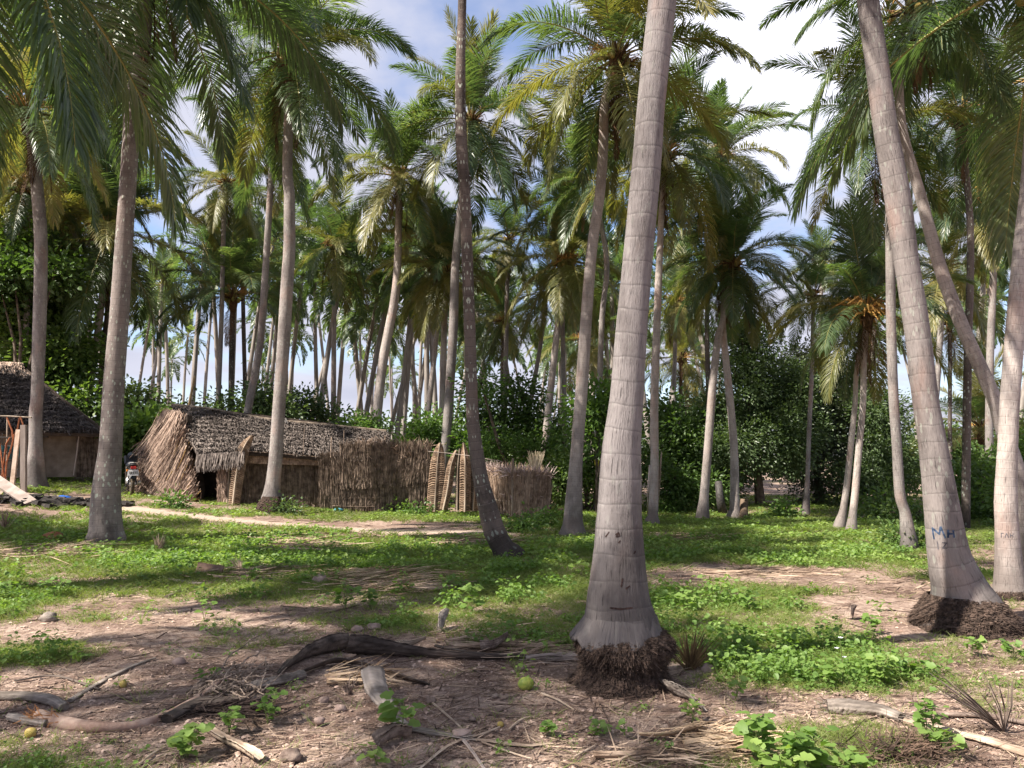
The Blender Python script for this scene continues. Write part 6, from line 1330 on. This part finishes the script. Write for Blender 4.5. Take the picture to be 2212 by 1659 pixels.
# nuts and fruit
def nut(vx, vy, r, mat, label, cat='coconut', sq=1.2, rz=0):
    c = gp(vx, vy); e = empty('coconut' if cat == 'coconut' else 'fallen_fruit', (c.x, c.y, gz(c.x, c.y) + r * .9), label, cat, rz=rz); a, h = np.meshgrid(np.linspace(0, 2 * pi, 24, endpoint=False), np.linspace(0, pi, 15))
    rr = 1 + .06 * np.cos(3 * a) * np.sin(h); V = np.stack([np.cos(h) * sq, np.sin(h) * np.cos(a) * rr, np.sin(h) * np.sin(a) * rr], -1) * r; i = np.arange(14)[:, None] * 24; j = np.arange(24)[None]
    F = np.stack([i + j, i + (j + 1) % 24, i + 24 + (j + 1) % 24, i + 24 + j], -1).reshape(-1, 4); b = MB(); b.add(V.reshape(-1, 3), F, 0, .5); b.build('husk', mat, e, True)
    b = MB(); b.tube([(r * sq * .92, 0, 0), (r * sq * 1.12, 0, .005)], [r * .3, r * .14], 8); b.build('stem_cap', BARK, e); return e
NG = plain('green_nut', (.14, .20, .04), (.34, .36, .08), 16, .5, .1); NY = plain('yellow_fruit', (.24, .18, .05), (.40, .30, .09), 20, .55, .1)
nut(1136, 1487, .046, NG, 'green coconut with a reddish cap lying on the bare soil', sq=1.25, rz=.3)
nut(266, 1488, .026, NY, 'small yellow fallen fruit on the shaded soil behind the fruit stalk', 'fruit', 1.0)
nut(66, 1596, .028, NY, 'yellow fallen fruit under the frayed orange butt', 'fruit', 1.25)
nut(1081, 1572, .018, NY, 'tiny orange fallen nut beside the straws below the green coconut', 'fruit', 1.1)
for i, (vx, vy, r, sz, m_, lb) in enumerate([(386, 1437, .045, .8, STONE, 'pale pinkish stone on the shaded soil'), (930, 1518, .03, .9, BARK, 'dark round husk left of the green coconut'), (1130, 1450, .03, .7, BARK, 'dark flattened husk above the green coconut'), (690, 1262, .09, .8, STONE, 'pale pink stone in the sunny weeds'),
        (808, 1362, .06, .6, STONE, 'flat stone near the dark fallen stalk'), (772, 1366, .05, .7, STONE, 'smaller stone left of the flat one'), (1530, 1455, .045, 1.1, STONE, 'pale rounded husk right of the thickest trunk'), (104, 1342, .07, .8, GREYW, 'grey split husk on the sand at the left'), (1020, 1560, .02, .7, BARK, 'small dark lump on the soil'),
        (735, 1540, .035, .7, STONE, 'clod of soil left of the bent stalk'), (700, 1520, .03, .8, STONE, 'small clod beside the twig'), (690, 1562, .028, .8, STONE, 'small clod in the sunny soil'), (1070, 1510, .02, .8, BARK, 'dark pellet below the coconut'), (1000, 1592, .05, .45, STONE, 'low mound of earth behind the end of the bent stalk'),
        (2140, 1560, .035, .8, BARK, 'dark husk among twigs near the right edge'), (780, 1400, .03, .7, BARK, 'small brown husk behind the dark stalk'), (240, 1390, .03, .5, GREYW, 'grey chip on the soil at the left')]):
    crumple('stone' if m_ is STONE else 'husk', gp(vx, vy) + Vector((0, 0, r * .45)), r * 1.15, r, r * sz, m_, lb, 'stone' if m_ is STONE else 'husk', 20 + i)
# dry fronds and tangles on the ground
def tangle(vx, vy, lx, ly, n, ln, ang, label, mat=STRAW, seed=0, fan=.35, lift=.05, name='dry_frond', cat='dry frond', w=.008):
    rg = np.random.default_rng(seed); c = gp(vx, vy); a = gp(vx - lx / 2, vy); bb = gp(vx + lx / 2, vy); w_ = abs(bb.x - a.x); d_ = abs(gp(vx, max(1010, vy - ly / 2)).y - gp(vx, vy + ly / 2).y)
    x = c.x + rg.normal(0, .3, n) * w_; y = c.y + rg.normal(0, .3, n) * d_; an = ang + rg.normal(0, fan, n); l = ln * rg.uniform(.3, 1.1, n); x1 = x + np.cos(an) * l; y1 = y + np.sin(an) * l
    A = np.stack([x, y, GZ(x, y) + rg.random(n) * lift + .003], 1); B = np.stack([x1, y1, GZ(x1, y1) + rg.random(n) * lift * 1.5 + .003], 1); b = MB()
    b.strips(A, B, w * rg.uniform(.5, 1.5, n), np.array([0, 0, 1.]) + rg.normal(0, .5, (n, 3)), rg.normal(0, .05, (n, 3)) * l[:, None], 4)
    p0 = gp(vx - lx * .45, vy + ly * .1); p1 = gp(vx + lx * .45, vy); b.tube([(p0.x, p0.y, gz(p0.x, p0.y) + .02), ((p0.x + p1.x) / 2, (p0.y + p1.y) / 2, gz((p0.x + p1.x) / 2, (p0.y + p1.y) / 2) + .04), (p1.x, p1.y, gz(p1.x, p1.y) + .02)], [.018, .013, .006], 6)
    return tag(b.build(name, mat), label, cat)
GOLD = plain('golden_straw', (.24, .15, .09), (.56, .42, .29), 4, .85, 0)
tangle(1545, 1600, 150, 60, 360, .30, -.15, 'golden dry frond fanning out on the sand at lower centre right', GOLD, 1, .25)
spathe('palm_spathe', [(1378, 1588, 2), (1430, 1588, 6), (1480, 1578, 10), (1530, 1562, 10)], [10, 24, 30, 16], .3, GOLD, 'pale curved leaf sheath leading into the golden dry frond', roll=.4)
tangle(1400, 1640, 260, 50, 170, .3, .1, 'brown dry leaf tangle at the bottom edge below the golden frond', STRAW, 2, .5)
tangle(1080, 1398, 220, 44, 520, .32, -.1, 'matted dry leaves left of the root mass of the thickest trunk', STRAW, 3, .35)
tangle(1190, 1425, 120, 14, 90, .4, 0, 'bundle of pale straws touching the root mass', PALEW, 4, .12, .03)
tangle(780, 1250, 260, 36, 420, .7, -.12, 'reddish dry frond lying in the weeds in mid clearing', GOLD, 5, .22, .08, w=.012)
tangle(830, 1278, 200, 24, 240, .6, .05, 'darker dry frond just in front of the reddish one', STRAW, 6, .2, .08, w=.012)
tangle(640, 1180, 190, 30, 320, .8, -.2, 'dry frond heap in the shaded grass before the long hut', STRAW, 7, .4, .1, w=.016)
tangle(520, 1238, 150, 26, 200, .6, .1, 'dry frond in the grass left of the heap', STRAW, 8, .4, .08, w=.013)
tangle(70, 1198, 260, 26, 340, .7, .1, 'dry frond strewn over the grass left of the lichen trunk', STRAW, 9, .4, .08, w=.014)
tangle(1010, 1175, 140, 14, 160, .9, -.15, 'dry frond lying beside the sandy path, left of the curved dark trunk', STRAW, 10, .2, .08, w=.016)
tangle(1480, 1165, 90, 14, 120, .7, -.3, 'dry frond at the edge of the grass right of the thickest trunk', GOLD, 11, .3, .08, w=.014)
tangle(1620, 1240, 220, 16, 260, .6, 0, 'dark leaf litter drift on the shaded soil at centre right', STRAW, 12, .5, .05, w=.012)
tangle(1950, 1650, 190, 40, 420, .22, .6, 'dark fibrous tangle at the bottom right edge', plain('root_fibre', (.03, .02, .016), (.14, .09, .065), 5, .95, 0), 13, 1.0, .08, w=.006, name='fibre_tangle', cat='fibre tangle')
tangle(460, 1540, 200, 30, 300, .25, .3, 'dark rotting leaf mat under the twisted fruit stalk', plain('rot', (.025, .018, .015), (.09, .06, .05), 5, .95, 0), 14, .6, .05, w=.01)
tangle(760, 1480, 120, 26, 60, .3, .5, 'torn dry leaflets at the left of the bent stalk base', GOLD, 15, .5, .1, w=.014)
def fan(vx, vy, n, h, mat, label, seed, spread=.5, w=.01, cat='dry leaf fan', lean=0):
    rg = np.random.default_rng(seed); c = gp(vx, vy); z = gz(c.x, c.y); A = np.tile([c.x, c.y, z], (n, 1)) + rg.normal(0, .012, (n, 3)); d = np.stack([rg.normal(lean, spread, n), rg.normal(0, spread * .5, n), np.ones(n)], 1); d /= np.linalg.norm(d, axis=1)[:, None]
    b = MB(); b.strips(A, A + d * h * rg.uniform(.5, 1.1, (n, 1)), w * rg.uniform(.6, 1.4, n), np.array([0, -1, .2]) + rg.normal(0, .4, (n, 3)), d * (0, 0, -.25) * h * .4 + rg.normal(0, .02, (n, 3)), 4); return tag(b.build('dry_leaf_fan', mat), label, cat)
fan(1490, 1450, 90, .32, plain('bronze_leaf', (.08, .05, .03), (.28, .18, .08), 5, .8, 0), 'bristling brown dead leaf tuft on the right of the root mass', 1, .6, lean=.3)
fan(342, 1195, 70, .30, STRAW, 'pinkish dry leaf fan standing in the grass right of the lichen trunk', 2, .25, .012)
fan(8, 1150, 40, .4, STRAW, 'dry leaf fan standing at the left edge', 3, .3, .014)
fan(520, 1236, 20, .3, STRAW, 'dry leaf fan leaning beside the dark stalk in mid clearing', 4, .3, .012, lean=-.5)
fan(755, 1500, 26, .13, BARK, 'small reddish leaf fan beside the bent stalk', 5, .3, .01)
board('cardboard_piece', gp(425, 1240) + Vector((0, 0, .08)), gp(480, 1243) + Vector((0, 0, .05)), .15, .02, plain('card', (.09, .055, .04), (.17, .11, .085), 5), 'brown flat bark slab standing in the grass in mid clearing', 'bark slab', (0, -1, .3))
crumple('dead_leaf', gp(112, 1172) + Vector((0, 0, .06)), .2, .12, .09, plain('rust_leaf', (.2, .08, .04), (.35, .16, .09), 8), 'rust brown dead leaf left of the lichen trunk', 'dead leaf', 50, 16, .6)
# dry twiggy shrub at lower right
c = gp(2170, 1590); b = MB()
for k in range(34):
    a = R.uniform(0, 2 * pi); h = R.uniform(.16, .38); t = np.array([c.x, c.y, gz(c.x, c.y)]); p1 = t + (cos(a) * h * .35 - .08, sin(a) * h * .3, h * .5); p2 = p1 + (cos(a) * .1 - .1, sin(a) * .08, h * .45); b.tube([t, p1, p2], [.004, .003, .0015], 4)
tag(b.build('twiggy_shrub', plain('dead_twig', (.07, .05, .045), (.22, .17, .14), 6, .9, 0)), 'leafless twiggy shrub behind the long pale stalk at the lower right', 'shrub')
# banana leaf
c = P(1291, 1006, 22); b = MB(); b.strips(np.array([[c.x - .03, c.y, c.z + .18], [c.x + .03, c.y, c.z + .16]]), np.array([[c.x, c.y, c.z - .2], [c.x + .1, c.y, c.z - .1]]), [.13, .1], np.array([[0, -1, .1]]), None, 4)
tag(b.build('yellow_leaf', plain('yellow_leaf', (.5, .42, .03), (.65, .55, .06), 5, .6, 0)), 'bright yellow leaf hanging in the bushes left of the thickest trunk', 'leaf')
